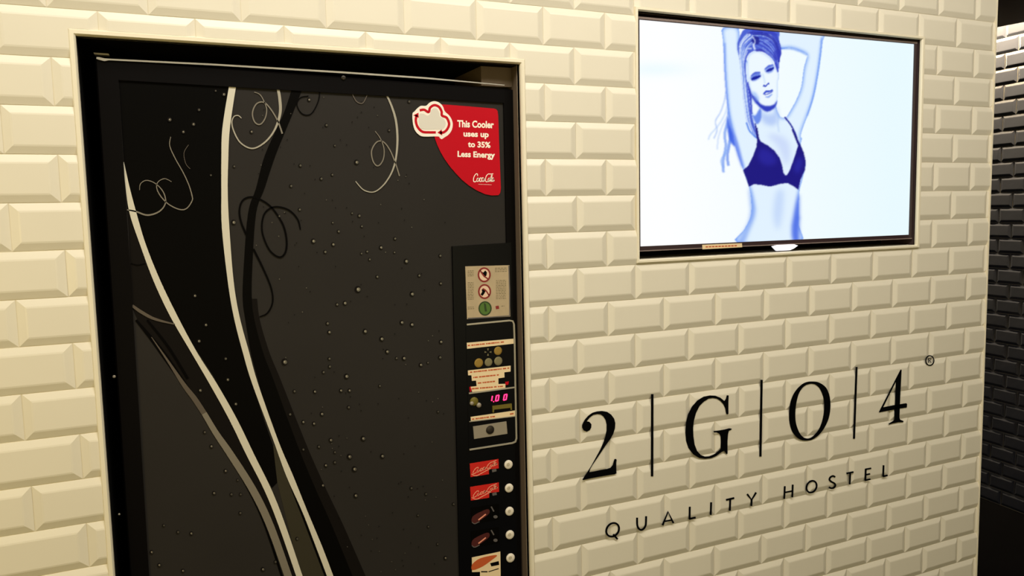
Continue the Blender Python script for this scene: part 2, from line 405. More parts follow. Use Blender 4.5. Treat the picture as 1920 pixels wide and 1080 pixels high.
pTL, pTR = at(222, 150, YM), at(944.5, 193, YM); pBL, pBR = at(278, 1053, YM), at(948, 455, YM)
sl = (pBL.x - pTL.x) / (pBL.z - pTL.z); pb = (pTL.x + sl * (.16 - pTL.z), 0, .16)
prx = pBR.x - .001
inner = [(pTL.x, 0, pTL.z), (pTR.x, 0, pTR.z), (prx, 0, .16), pb]
quadring(outer, inner, YM, .05, M_FRAME, 'door_frame')
YP = YM + .004                                # surface of the printed panel
b = MB(); b.poly([(p[0], 0, p[2]) for p in inner], YP + .01, .01); panel = b.build('graphic_panel', M_PANEL, vm)
e = .0001
def part(name, m, parent, fn, label=None):
    b = MB(); fn(b); o = b.build(name, m, parent)
    if label: o['label'] = label
    return o
# large dark areas of the print (flat ink, edges hidden by the stripes)
Z1 = [(222.5, 151), (430, 162), (417, 240), (415, 300), (415, 360), (416, 427), (427, 527), (438, 593), (455, 660), (473, 720), (495, 787), (512, 835), (520, 905), (510, 915), (470, 850), (438, 780), (400, 705), (364, 650), (326, 585), (295, 515), (268, 450), (248, 385), (240, 340), (232, 300)]
part('dark_print_area', M_PBLACK, panel, lambda b: pxpoly(b, Z1, YP, .0003), 'black swathe between the two brightest silver stripes')
Z2 = [(232, 300), (240, 345), (250, 400), (268, 460), (292, 520), (322, 590), (360, 655), (398, 720), (438, 787), (470, 853), (504, 920), (530, 987), (562, 1085), (545, 1085), (507, 987), (475, 920), (433, 853), (405, 812), (383, 775), (340, 720), (300, 665), (262, 610), (247, 575), (241, 430)]
part('dark_print_area', M_PDARK, panel, lambda b: pxpoly(b, Z2, YP, .0002), 'dark band left of the second silver stripe')
Z3 = [(512, 835), (520, 905), (565, 1085), (617, 1085), (571, 960), (540, 885), (522, 840)]
part('olive_print_area', M_POLIVE, panel, lambda b: pxpoly(b, Z3, YP, .0005), 'olive grey wedge between stripes near the bottom')
Dk = [((547), 163), (530, 217)]
DL = [(547, 168), (530, 217), (497, 290), (480, 353), (465, 400), (457, 500), (455, 560), (460, 600), (470, 660), (483, 710), (503, 787), (523, 853), (547, 920), (573, 987), (612, 1090)]
DR = [(566, 169), (547, 217), (517, 290), (496, 353), (480, 400), (473, 500), (472, 560), (477, 600), (493, 660), (512, 710), (540, 787), (565, 853), (593, 920), (623, 987), (665, 1090)]
def strip_px(b, L, Rr, Y, t):
    L = spline(L, 5); Rr = spline(Rr, 5); b.strip([at(*p, Y) for p in L], [at(*p, Y) for p in Rr], Y, t)
part('dark_stripe', M_PBLACK, panel, lambda b: strip_px(b, DL, DR, YP, .0009), 'broad black stripe right of the silver one')
DR2 = [(p[0] + 10 + max(0, (p[1] - 600)) * .03, p[1]) for p in DR]
part('dark_stripe', M_PDARK, panel, lambda b: strip_px(b, DR[6:], DR2[6:], YP, .0007), 'thin brown-black edge of the broad black stripe')
A_L = [(430, 158), (417, 240), (415, 300), (415, 360), (416, 427), (427, 527), (438, 593), (455, 660), (473, 720), (513, 827), (537, 893), (567, 960), (593, 1027), (616, 1088)]
A_R = [(443, 159), (431, 240), (428, 300), (427, 360), (430, 427), (438, 527), (449, 593), (467, 660), (484, 720), (522, 827), (550, 893), (577, 960), (605, 1027), (628, 1088)]
part('silver_stripe', M_SILVER, panel, lambda b: strip_px(b, A_L, A_R, YP - .0014, .0003), 'tallest and brightest silver stripe, from the top edge down')
B_L = [(231.5, 304), (235, 347), (243, 400), (263, 460), (288, 527), (319, 593), (358, 660), (393, 720), (430, 787), (462, 853), (496, 920), (523, 987), (558, 1088)]
B_R = [(232.5, 304), (242, 347), (256, 400), (274, 460), (301, 527), (333, 593), (369, 660), (407, 720), (445, 787), (477, 853), (510, 920), (536, 987), (570, 1088)]
part('silver_stripe', M_SILVER, panel, lambda b: strip_px(b, B_L, B_R, YP - .0014, .0003), 'silver stripe starting as a point near the left edge')
part('silver_stripe', M_SILVERD, panel, lambda b: stroke(b, [(383, 775, 10), (405, 812, 11), (433, 853, 13), (475, 920, 14), (507, 987, 14), (543, 1088, 14)], 0, YP - .0014, .0003), 'duller silver stripe, lowest on the left')
part('silver_stripe', M_SILVERX, panel, lambda b: stroke(b, [(284, 632, 1.2), (315, 677, 4), (345, 722, 8), (365, 748, 10), (384, 777, 10)], 0, YP - .0011, .0003), 'faint start of the duller stripe')
part('silver_stripe', M_SILVERX, panel, lambda b: stroke(b, [(248, 573, 5), (265, 585, 6), (290, 598, 5), (328, 608, 2)], 0, YP - .0014, .0003), 'short faint stripe near the left edge')
part('dark_stripe', M_LINE, panel, lambda b: stroke(b, [(255, 600, 4), (300, 655, 9), (335, 705, 9), (375, 765, 6), (420, 840, 4), (462, 910, 4), (495, 980, 4), (530, 1085, 4)], 0, YP - .0010, .0002), 'thin black line left of the dull stripe')
part('dark_stripe', M_LINE, panel, lambda b: stroke(b, [(276, 600, 4), (315, 650, 5), (352, 710, 5)], 0, YP - .0010, .0002), 'short slanted black line near the left edge')
part('dark_stripe', M_LINE, panel, lambda b: stroke(b, [(246, 494, 2), (258, 497, 2), (272, 494, 2)], 0, YP - .0010, .0002), 'tiny black line at the left edge')
# curls
S0 = dict(org=(0, 0), sc=3)
part('printed_curl', M_SILVERM, panel, lambda b: stroke(b, [(1562, 490, 5), (1574, 560, 5.5), (1575, 640, 5), (1545, 730, 3.5), (1490, 800, 3), (1420, 835, 2.6), (1355, 805, 2.5), (1318, 745, 2.5), (1304, 690, 2.3), (1316, 656, 2), (1340, 650, 2), (1358, 665, 1.5)], 0, YP - .0014, .0003, **S0), 'silver curl beside the top of the tall stripe')
part('printed_curl', M_SILVERD, panel, lambda b: stroke(b, [(1588, 752, 3), (1562, 680, 2.6), (1520, 610, 2.4), (1482, 575, 2.4), (1442, 585, 2.4), (1420, 635, 2.4), (1432, 685, 2.4), (1462, 700, 2.4), (1490, 668, 2.2), (1500, 618, 2), (1486, 572, 1.8), (1462, 532, 1.6), (1430, 518, 1.2)], 0, YP - .0014, .0003, **S0), 'loop of the silver curl beside the tall stripe')
part('printed_curl', M_SILVERM, panel, lambda b: stroke(b, [(250, 525, 3), (280, 590, 3.6), (305, 670, 4), (315, 760, 4), (312, 850, 3.6), (298, 930, 3), (270, 995, 2.6), (228, 1050, 2.3), (180, 1080, 2), (125, 1068, 2), (80, 1020, 1.5)], 0, YP - .0014, .0003, org=(640, 0), sc=3), 'silver curl hanging from the top edge, right of the middle')
part('printed_curl', M_SILVERD, panel, lambda b: stroke(b, [(327, 990, 2.4), (303, 915, 2.2), (272, 842, 2.2), (235, 797, 2.2), (198, 800, 2.2), (170, 850, 2.2), (180, 910, 2.2), (207, 933, 2.2), (235, 898, 2), (240, 838, 1.8), (220, 780, 1.5), (190, 738, 1.1)], 0, YP - .0014, .0003, org=(640, 0), sc=3), 'loop of the hanging silver curl')
part('printed_curl', M_SILVERD, panel, lambda b: stroke(b, [(960, 770, 1.2), (955, 820, 1.6), (985, 890, 1.8), (1030, 970, 1.8), (1062, 1040, 1.9), (1080, 1100, 2), (1080, 1130, 2), (1050, 1172, 2), (1010, 1178, 2), (950, 1150, 2), (905, 1105, 2), (882, 1060, 1.8), (888, 1025, 1.5), (925, 1005, 1.4), (965, 1022, 1)], 0, YP - .0014, .0003, **S0), 'dim silver curl near the left edge')
part('printed_curl', M_SILVERD, panel, lambda b: stroke(b, [(715, 1180, 2.4), (765, 1190, 2.8), (830, 1210, 3), (895, 1190, 2.6), (930, 1145, 2.2), (925, 1095, 2), (900, 1055, 1.8), (862, 1025, 1.6), (820, 1015, 1.5), (790, 1035, 1.4), (785, 1070, 1)], 0, YP - .0014, .0003, **S0), 'dim silver hook crossing the pointed stripe')
part('printed_curl', M_LINE, panel, lambda b: stroke(b, [(1385, 240, 4), (1355, 165, 3.6), (1347, 100, 3.4), (1365, 48, 3.4), (1410, 28, 3.2), (1470, 45, 3.2), (1530, 90, 3.2), (1590, 180, 3.4), (1612, 270, 3.6), (1605, 340, 3.6), (1570, 366, 3.4), (1515, 325, 3.2), (1475, 225, 3.2), (1482, 135, 3.2), (1520, 92, 3.2), (1570, 84, 3), (1630, 105, 3), (1675, 155, 3), (1690, 212, 2.2)], 0, YP - .0014, .0003, org=(0, 360), sc=3), 'black double loop right of the broad black stripe')
part('printed_curl', M_LINE, panel, lambda b: stroke(b, [(1425, 320, 4), (1480, 430, 3.6), (1525, 540, 3.2), (1533, 620, 3), (1505, 680, 2.8), (1460, 702, 2)], 0, YP - .0014, .0003, org=(0, 360), sc=3), 'black hook below the double loop')
part('printed_curl', M_LINE, panel, lambda b: stroke(b, [(1800, 500, 2), (1790, 570, 2), (1750, 640, 2), (1700, 640, 2), (1670, 590, 2), (1690, 550, 2), (1735, 540, 2)], 0, YP - .0014, .0003, org=(0, 0), sc=3), 'small dark curl at the top edge')
part('printed_curl', M_SILVERX, panel, lambda b: stroke(b, [(60, 525, 1.5), (85, 570, 1.8), (120, 580, 1.8), (145, 535, 1.3)], 0, YP - .0014, .0003, org=(640, 0), sc=3), 'faint arc at the top edge')
part('printed_curl', M_SILVERX, panel, lambda b: stroke(b, [(1060, 815, 1), (1035, 860, 1), (1045, 920, 1), (1070, 950, 1)], 0, YP - .0014, .0003, org=(0, 0), sc=3), 'faint short arc left of the tall stripe')
# printed water drops
D = []
def dr(org, sc, L): D.extend((org[0] + a / sc, org[1] + c / sc, r / sc) for a, c, r in L)
dr((540, 380), 3.175, [(150, 228, 12), (268, 248, 10), (220, 292, 9), (300, 170, 8), (423, 77, 9), (438, 140, 7), (265, 118, 6), (380, 62, 6), (636, 213, 8), (553, 266, 10), (470, 290, 7), (436, 302, 6), (485, 337, 7), (703, 348, 12), (780, 433, 8), (530, 440, 8), (908, 480, 8), (738, 543, 12), (415, 515, 16), (338, 597, 11), (291, 605, 8), (234, 718, 9), (245, 770, 10), (458, 765, 12), (677, 712, 11), (737, 725, 11), (557, 810, 12), (590, 886, 11), (690, 925, 11), (645, 925, 7), (790, 965, 10), (832, 952, 6), (904, 920, 9), (910, 828, 10), (245, 928, 8), (247, 975, 8), (210, 1008, 8), (347, 1033, 13), (68, 40, 8), (633, 295, 6), (905, 315, 8)])
dr((540, 720), 3, [(35, 40, 8), (150, 42, 9), (297, 36, 9), (345, 36, 9), (340, 130, 8), (190, 168, 10), (85, 213, 9), (145, 222, 9), (10, 170, 8), (240, 315, 10), (422, 306, 12), (345, 408, 13), (373, 478, 13), (530, 405, 11), (212, 457, 9), (262, 440, 8), (262, 383, 7), (172, 352, 8), (85, 368, 7), (195, 570, 9), (380, 627, 11), (693, 585, 8), (775, 618, 7), (730, 738, 6), (788, 802, 6), (930, 675, 7), (843, 155, 6), (515, 10, 7), (885, 978, 9), (840, 900, 6), (50, 870, 8)])
dr((0, 0), 3, [(953, 672, 11), (1087, 698, 10), (1030, 741, 9), (1118, 617, 8), (1258, 530, 10), (1212, 510, 6), (1414, 740, 9), (1738, 560, 9), (1835, 703, 8), (1688, 930, 8), (1806, 1004, 8), (1868, 982, 7), (1636, 1045, 8), (1316, 935, 7), (1882, 818, 6), (1185, 985, 6)])
dr((0, 360), 3, [(1313, 170, 12), (1762, 275, 12), (1095, 583, 9), (1157, 747, 9), (1118, 838, 10), (1268, 937, 8), (1280, 1055, 9), (1600, 955, 15), (1840, 740, 8), (1853, 788, 9), (1570, 135, 6), (1688, 98, 7), (1903, 220, 6)])
dr((0, 720), 3, [(1125, 35, 10), (1325, 112, 9), (1150, 270, 8), (1188, 350, 9), (1268, 488, 9), (1336, 540, 6), (1203, 613, 9), (1300, 620, 8), (1352, 620, 7), (1350, 725, 8), (1000, 832, 8), (1075, 840, 9), (852, 945, 9), (895, 1018, 9), (1028, 1050, 9), (1478, 1042, 10), (1548, 1000, 8), (920, 795, 7)])
dr((640, 0), 3, [(380, 570, 8), (85, 912, 12), (268, 732, 7)])
b = MB(); DD = []
for d_ in D:
    if all(abs(d_[0] - q_[0]) + abs(d_[1] - q_[1]) > 6 for q_ in DD): DD.append(d_)
for i, (x, y, r) in enumerate(DD):
    disc(b, x, y, r * 1.15, r * 1.25, YP - .0018, .0001, 0, 10)
    disc(b, x + .3 * r, y + .1 * r, r * .75, r * .8, YP - .0019, .0001, 2, 8)
    if r > 2.9: disc(b, x + .2, y, r * .36, r * .36, YP - .0020, .0001, 1, 8)
# finer drops between the big ones
for i in range(150):
    y = random.uniform(180, 1075); x = random.uniform(480 + max(0, y - 560) * .32, 838)
    if x > 800 and y < 370: continue
    disc(b, x, y, 1.0, 1.1, YP - .0018, .0001, 2 if random.random() < .3 else 0, 6)
tag(b.build('droplet_print', [M_PDARK, M_BEAD, M_BEADS], panel), kind='stuff')

# pale strip painted as light caught by the door's top edge, hinge, screws
b = MB(); stroke(b, [(181, 109, 3.2), (186, 110, 5), (196, 112.5, 5), (205, 112, 3), (400, 121.5, 3.2), (640, 136, 3.4), (800, 147, 3), (945, 160, 1.2)], 0, YM, .003, smooth=False); b.build('top_edge_glint', M_EDGEGLINT, vm)
b = MB(); pxpoly(b, [(176, 101), (204, 103), (206, 106), (178, 104.5)], YM + .02, .012); b.build('hinge', M_FRAMEL, vm)
dome('screw', 644, 146, 4.5, YM, .003, M_DARKMETAL, vm); dome('screw', 214, 706, 3.2, YM + .0005, .003, M_PLATE, vm); dome('screw', 223.5, 964, 2.2, YM + .0005, .002, M_FRAMEL, vm)

# energy sticker
Ys = YP - .0016
SO = dict(org=(750, 170), sc=5.142)
stk = part('energy_sticker', M_RED, vm, lambda b: pxpoly(b, [(400, 132), (520, 140), (700, 155), (900, 172), (925, 178), (940, 195), (946, 240), (955, 500), (972, 940), (966, 985), (948, 1008), (880, 1010), (820, 998), (740, 962), (660, 912), (600, 862), (540, 800), (480, 730), (430, 660), (390, 590), (360, 525), (338, 465), (300, 300)], Ys, .0004, **SO), 'red quarter-round sticker with white lettering in the upper right corner')
cloud = [(120, 222), (140, 200), (162, 175), (200, 147), (250, 146), (285, 116), (330, 101), (375, 114), (412, 150), (432, 200), (470, 235), (496, 275), (508, 320), (500, 375), (470, 422), (432, 448), (402, 467), (382, 455), (365, 441), (230, 443), (180, 424), (140, 375), (122, 300)]
badge = part('cloud_badge', M_WHITEV, stk, lambda b: pxpoly(b, cloud, Ys - .0004, .0003, sm=3, **SO), 'white cloud badge with a red arrow outline')
def arrows(b):
    Y = Ys - .0007
    w_ = 24 / 5.142
    stroke(b, [(160, 235), (152, 290), (170, 350), (215, 395), (280, 402), (345, 402)], w_, Y, .0002, **SO)
    stroke(b, [(190, 190), (232, 184), (275, 207), (290, 165), (330, 140), (375, 156), (400, 200), (405, 240), (450, 262), (473, 320), (455, 372), (420, 402), (385, 405)], w_, Y, .0002, **SO)
    pxpoly(b, [(128, 238), (178, 212), (180, 262)], Y, .0002, **SO); pxpoly(b, [(360, 404), (402, 375), (408, 432)], Y, .0002, **SO)
part('arrow_ring', M_RED, stk, arrows)
inner_c = [(188, 225), (225, 222), (262, 240), (290, 225), (300, 190), (330, 168), (360, 180), (378, 215), (385, 250), (420, 270), (440, 310), (432, 350), (400, 375), (350, 372), (220, 372), (190, 345), (178, 290)]
part('cloud_face', M_WHITEG, stk, lambda b: pxpoly(b, inner_c, Ys - .0008, .0002, sm=3, **SO))
def q(x0, x1, ya, yb, dy, Sx=SO):
    o, s = Sx['org'], Sx['sc']; f = lambda x, y: (o[0] + x / s, o[1] + y / s)
    return f(x0, ya), f(x1, ya + dy), f(x1, yb + dy), f(x0, yb)
def words(b):
    Y = Ys - .0004
    text(b, 'This Cooler', q(552, 905, 282, 352, 12), Y, .0002, bold=.034)
    text(b, 'uses up', q(612, 855, 402, 460, 8), Y, .0002, bold=.034)
    text(b, 'to 35%', q(655, 872, 486, 545, 8), Y, .0002, bold=.034)
    text(b, 'Less Energy', q(555, 915, 580, 656, 12), Y, .0002, bold=.034)
part('lettering', M_TEXT, stk, words, 'white words in four lines on the red sticker')
def script(b, org, ux, uy, Y, t, wd, m=0):
    "flowing script logo; unit box 10 x 3 mapped by the pixel vectors ux, uy"
    f = lambda x, y: (org[0] + ux[0] * x + uy[0] * y, org[1] + ux[1] * x + uy[1] * y)
    S = [[(2.0, 2.2), (1.9, 2.9), (1.3, 3.0), (.6, 2.3), (.2, 1.2), (.4, .3), (1.1, .1), (1.9, .6)],
         [(2.3, 1.5), (1.9, 1.2), (1.9, .5), (2.3, .2), (2.8, .6), (2.8, 1.2), (2.3, 1.5), (2.7, 1.3), (3.2, 1.4)],
         [(4.0, 1.3), (3.6, 1.6), (3.2, 1.1), (3.2, .4), (3.6, .2), (4.1, .5)],
         [(5.0, 1.4), (4.5, 1.6), (4.1, 1.0), (4.2, .4), (4.6, .3), (5.0, 1.0), (5.1, 1.5), (4.9, .6), (5.1, .2), (5.5, .7)],
         [(5.3, 1.0), (5.9, 1.1)],
         [(9.4, 3.0), (8.0, 2.9), (7.0, 2.9), (6.2, 2.2), (5.9, 1.2), (6.1, .3), (6.8, .1), (7.4, .6)],
         [(7.6, 1.5), (7.2, 1.1), (7.2, .5), (7.6, .2), (8.0, .6), (8.0, 1.2), (7.6, 1.5), (8.2, 1.3)],
         [(8.3, .9), (8.8, 1.9), (8.9, 2.6), (8.6, 2.4), (8.4, 1.2), (8.5, .3), (8.8, .3)],
         [(9.7, 1.4), (9.3, 1.6), (8.9, 1.0), (9.0, .4), (9.4, .3), (9.7, 1.0), (9.8, 1.4), (9.7, .6), (9.8, .3), (10.2, .7)]]
    for s in S: stroke(b, [f(*p) for p in s], wd, Y, t, m, n=4)
part('script_logo', M_TEXT, stk, lambda b: (script(b, (886.5, 341.5), (3.95, .0), (.4, -5.2), Ys - .0004, .0002, 1.4), stroke(b, [(897, 345.5), (922, 346.5)], .5, Ys - .0004, .0002)), 'white script logo')

# control column
YC = YM - .001
cq = [at(848, 462, YC), at(962, 456, YC)]
xl0, xl1 = at(848, 462, YC).x, at(862, 1080, YC).x
zc0, zc1 = at(855, 462, YC).z, at(862, 1080, YC).z
slx = (xl1 - xl0) / (zc1 - zc0)
b = MB(); cxr = at(950, 700, YC).x
ct = [(xl0, 0, at(848, 462, YC).z), (at(958, 455, YC).x, 0, at(958, 455, YC).z), (at(966, 1000, YC).x, 0, .30), (xl0 + slx * (.30 - zc0), 0, .30)]
b.poly(ct, YM + .006, .008); b.build('control_column', M_CTRL, vm)
Yc = YM - .002
card = part('instruction_card', M_CARD, vm, lambda b: pxpoly(b, [(872.2, 499.4), (955, 497.2), (956.7, 593.3), (875.6, 598.3)], Yc, .0006), 'small tan notice with two red and one green round symbols')
Yk = Yc - .0006
part('card_border', M_GREYP, card, lambda b: stroke(b, [(954, 498), (955.5, 545), (955.5, 592), (916, 595), (877, 597)], 2.2, Yk, .0002, smooth=False))
part('prohibition_symbol', [M_RING, M_PALE, M_INK], card, lambda b: (disc(b, 907.8, 515.2, 10.5, 12, Yk, .0002, 1), ring(b, 907.8, 515.2, 10.8, 12.6, 3, Yk, .0004, 0), stroke(b, [(900, 507), (907, 517), (915, 523)], 2.5, Yk, .0004, 0), pxpoly(b, [(901, 508), (906, 511), (910, 507), (913, 511), (912, 517), (907, 520), (905, 514)], Yk, .0003, 2)), 'upper red ring with a dark hand shape')
part('prohibition_symbol', [M_RING, M_PALE, M_INK], card, lambda b: (disc(b, 908.5, 546.6, 10.5, 12, Yk, .0002, 1), ring(b, 908.5, 546.6, 10.8, 12.6, 3, Yk, .0004, 0), stroke(b, [(905, 541), (911, 545), (917, 554)], 2.5, Yk, .0004, 0), pxpoly(b, [(903, 543), (907, 541), (911, 545), (907, 552), (904, 555), (901, 552), (904, 547)], Yk, .0003, 2)), 'middle red ring with a dark figure')
part('permission_symbol', [M_GREEN, M_GREEND], card, lambda b: (disc(b, 909.4, 578.3, 12, 13, Yk, .0002, 0), ring(b, 909.4, 578.3, 11.2, 12.4, 2.4, Yk, .0004, 1), pxpoly(b, [(907, 568), (911, 570), (912, 578), (913, 584), (909, 584), (908, 577)], Yk, .0004, 1)), 'green disc with a dark figure')
def scribble(b):
    rr = random.Random(3)
    for x0, x1, ya, yb in ((877, 888, 508, 520), (877, 888, 530, 563), (877, 889, 576, 580), (928, 950, 503, 512), (930, 949, 526, 562), (940, 946, 574, 576)):
        y = ya
        while y < yb:
            x = x0
            while x < x1:
                l = rr.uniform(1.5, 5); stroke(b, [(x, y + (x - x0) * -.03), (min(x1, x + l), y + (x + l - x0) * -.03)], 1.0, Yk, .0002, smooth=False); x += l + 1.2
            y += 3.1
b = MB(); scribble(b); tag(b.build('fine_print', M_CARDTXT, card), kind='stuff')
part('red_mark', M_RING, card, lambda b: pxpoly(b, [(929, 574), (935, 573), (936, 579), (930, 580)], Yk, .0002))
coin = part('coin_unit', M_CTRL, vm, lambda b: pxpoly(b, [(873, 609), (964, 600), (969, 828), (879, 845)], Yc, .0008), 'coin unit edged by a dull steel frame')
Yu = Yc - .0008
def fr(b):
    stroke(b, [(875, 608.5), (900, 606), (955, 600.8), (961, 602), (963.3, 608), (964.5, 640), (966, 726), (968, 822), (966, 828), (960, 830.5), (880, 843)], 3, Yu, .0015, smooth=False)
    stroke(b, [(879, 737.5), (966, 726)], 2.6, Yu, .0012, smooth=False); stroke(b, [(880, 790.5), (967, 780)], 1.6, Yu, .0009, smooth=False)
part('steel_frame', M_FRAMEL, coin, fr)
def label(name, polys, lines, lab=None):
    def fn(b):
        for p in polys: pxpoly(b, p, Yu, .0005)
        rr = random.Random(len(name) + len(polys))
        for (xa, ya, xb, yb) in lines:
            x = xa
            while x < xb - 2:
                l = rr.uniform(1.5, 7); l = min(l, xb - x); y = ya + (yb - ya) * (x - xa) / (xb - xa); y2 = ya + (yb - ya) * (x + l - xa) / (xb - xa)
                stroke(b, [(x, y), (x + l, y2)], 2.4, Yu - .0005, .0002, 1, smooth=False); x += l + rr.choice((.8, .8, 2.5))
    b = MB(); fn(b); o = b.build(name, [M_LABEL, M_ORANGE], coin)
    if lab: o['label'] = lab
label('paper_label', [[(875, 642.7), (962.7, 635), (962.9, 644.3), (875.6, 654)]], [(877, 648, 948, 640.8)], 'top paper strip with orange print')
s_ = lambda x, y: (870 + x / 9.82, 630 + y / 9.82)
label('paper_label', [[s_(70, 635), s_(858, 545), s_(855, 655), s_(740, 668), s_(745, 762), s_(632, 778), s_(632, 884), s_(760, 880), s_(762, 965), s_(150, 1030), s_(120, 935), s_(232, 922), s_(220, 820), s_(145, 826), s_(135, 722), s_(75, 725)]],
      [(*s_(110, 668), *s_(830, 590)), (*s_(170, 765), *s_(640, 715)), (*s_(255, 868), *s_(590, 832)), (*s_(140, 972), *s_(720, 925))], 'stepped paper label of four orange lines')
label('paper_label', [[(882.2, 781.7), (966.7, 769.4), (967, 780), (882.8, 789)]], [(885, 786, 930, 780.5), (956, 776.5, 965, 775)], 'paper strip below the display')
for cx, cy, r, m in ((270, 495, 78, M_BRASS), (450, 482, 70, M_NICKEL), (630, 460, 74, M_NICKEL), (625, 272, 72, M_BRASS)):
    dome('coin_picture', 870 + cx / 9.82, 630 + cy / 9.82, r / 9.82, Yu, .0012, m, coin, rings=1)
part('round_symbol', M_NICKEL, coin, lambda b: [pxpoly(b, [s_(440 + 62 * math.cos(a) - 16 * math.sin(a), 295 + 66 * math.sin(a) + 16 * math.cos(a)), s_(440 + 62 * math.cos(a) + 16 * math.sin(a), 295 + 66 * math.sin(a) - 16 * math.cos(a)), s_(440 + 22 * math.cos(a), 295 + 22 * math.sin(a))], Yu, .0006) for a in (0, math.pi / 2, math.pi, 3 * math.pi / 2)])
part('red_mark', M_RED, coin, lambda b: pxpoly(b, [(947, 716), (954, 715), (953, 721), (948, 722)], Yu, .0003))
part('red_mark', M_RED, coin, lambda b: pxpoly(b, [(880, 726), (883, 724), (884, 734), (881, 735)], Yu, .0003))
dome('reject_button', 888.6, 752.5, 7.6, Yu, .004, M_OLIVE, coin); dome('reject_button', 884, 756, 3.6, Yu - .001, .005, M_PLATE, coin)
dome('highlight_ball', 897.2, 759.4, 4.4, Yu, .006, M_PLATE, coin)  # pale ball put in as a small highlight beside the button
seg = {'0': 'abcdef', '1': 'bc'}
def digit(b, ch, x, y, w_, h, wd=2.1):
    P = {'a': ((0, 0), (1, 0)), 'b': ((1, 0), (1, .5)), 'c': ((1, .5), (1, 1)), 'd': ((0, 1), (1, 1)), 'e': ((0, .5), (0, 1)), 'f': ((0, 0), (0, .5)), 'g': ((0, .5), (1, .5))}
    for s in seg[ch]:
        A, B = P[s]; f = lambda p: (x + w_ * p[0] + (1 - p[1]) * 1.6, y + h * p[1] - p[0] * 1.2); stroke(b, [f(A), f(B)], wd, Yu - .0002, .0004, smooth=False)
part('digit_display', M_LED, coin, lambda b: (digit(b, '1', 918.5, 743.5, 3.2, 9.5), digit(b, '0', 929, 742, 5, 10), digit(b, '0', 944, 740.3, 5, 10), disc(b, 925.5, 753, 1.1, 1.1, Yu - .0002, .0004, n=8)), 'glowing red digits')
part('coin_slot', M_OLIVE, coin, lambda b: (pxpoly(b, [(922.5, 761), (958.5, 756.3), (959, 768), (956.5, 768), (956, 764), (925.5, 767.6), (925, 773), (923, 773)], Yu, .003)), 'worn brass slot surround')
part('lock_plate', M_PLATE, coin, lambda b: pxpoly(b, [(886.7, 799.5), (949, 789.8), (950.9, 813), (888.6, 822.8)], Yu, .0015))
dome('lock', 918.8, 805.7, 7.4, Yu - .0015, .003, M_DARKMETAL, coin)
# selection buttons and drink labels
for i, (x, y) in enumerate(((952.9, 870.7), (954, 914.7), (954.9, 958.2), (955.6, 1002.2), (956.7, 1045.6))):
    bt = dome('select_button', x, y, 7.6, Yc, .005, M_BUTTON, vm)
    dome('button_face', x, y + .4, 3.0, Yc - .0049, .0004, M_BUTTONC, bt, rings=1)
    if i < 2:
        dy = [0, 44][i]; k = i * .6
        lb = part('drink_label', M_COLA, vm, lambda b: pxpoly(b, [(880.7 + k, 869 + dy), (934.4 + k, 860.4 + dy), (935 + k, 878 + dy), (916.5 + k, 880 + dy), (916.5 + k, 889 + dy), (882.2 + k, 894.4 + dy)], Yc, .0006), 'red drink label, ' + ('upper' if i == 0 else 'lower') + ' of the two')
        part('script_logo', M_COLAW, lb, lambda b: (script(b, (885 + k, 890 + dy), (4.6, -1.75), (.9, -3.6), Yc - .0006, .0002, 1.3), stroke(b, [(884 + k, 889 + dy), (893 + k, 892 + dy), (905 + k, 886 + dy), (920 + k, 878 + dy)], 1.5, Yc - .0006, .0002)), 'pale script logo')
        part('price_mark', M_GREYP, lb, lambda b: pxpoly(b, [(922 + k, 881 + dy), (930 + k, 878.5 + dy), (931 + k, 883.5 + dy), (923 + k, 885.5 + dy)], Yc, .0006))
    elif i < 4:
        dy = 44 * (i - 3) + 44
        lb = part('drink_label', M_PBLACK, vm, lambda b: pxpoly(b, [(882, 952 + dy), (935, 944 + dy), (936, 974 + dy), (884, 983 + dy)], Yc, .0006), 'black drink label with a dark red can, ' + ('upper' if i == 2 else 'lower') + ' of the two')
        part('can_picture', [M_DARKRED, M_GREYP, M_COLAW], lb, lambda b: (pxpoly(b, [(884, 975 + dy), (889, 966 + dy), (912, 955 + dy), (918, 958 + dy), (914, 966 + dy), (892, 981 + dy), (886, 981 + dy)], Yc - .0006, .0002, 0, sm=3), stroke(b, [(897, 975 + dy), (911, 964 + dy)], 2.2, Yc - .0008, .0002, 2), stroke(b, [(885, 979 + dy), (890, 982 + dy), (899, 978 + dy)], 1.5, Yc - .0008, .0002, 1), stroke(b, [(921, 950 + dy), (926, 959 + dy)], 2.4, Yc - .0006, .0002, 1, smooth=False), disc(b, 929, 969 + dy, 4, 3, Yc - .0006, .0002, 1)))
    else:
        lb = part('drink_label', M_LABEL, vm, lambda b: pxpoly(b, [(884.6, 1045.3), (938, 1034), (938.6, 1084), (900, 1088), (900, 1072), (885, 1072.5)], Yc, .0006), 'cream drink label with a red band')
        part('red_band', M_ORANGE, lb, lambda b: (pxpoly(b, [(885.5, 1058), (900, 1047), (925, 1041), (932, 1042), (922, 1050), (905, 1062), (886, 1069)], Yc - .0006, .0002, sm=3)))
        part('dark_marks', M_INK, lb, lambda b: (pxpoly(b, [(919, 1056), (935, 1052), (936, 1059), (921, 1062)], Yc - .0006, .0002), stroke(b, [(916, 1072), (935, 1066)], 1.6, Yc - .0006, .0002), stroke(b, [(902, 1072), (914, 1072)], 2.2, Yc - .0006, .0002)))
fix_parent(vm)

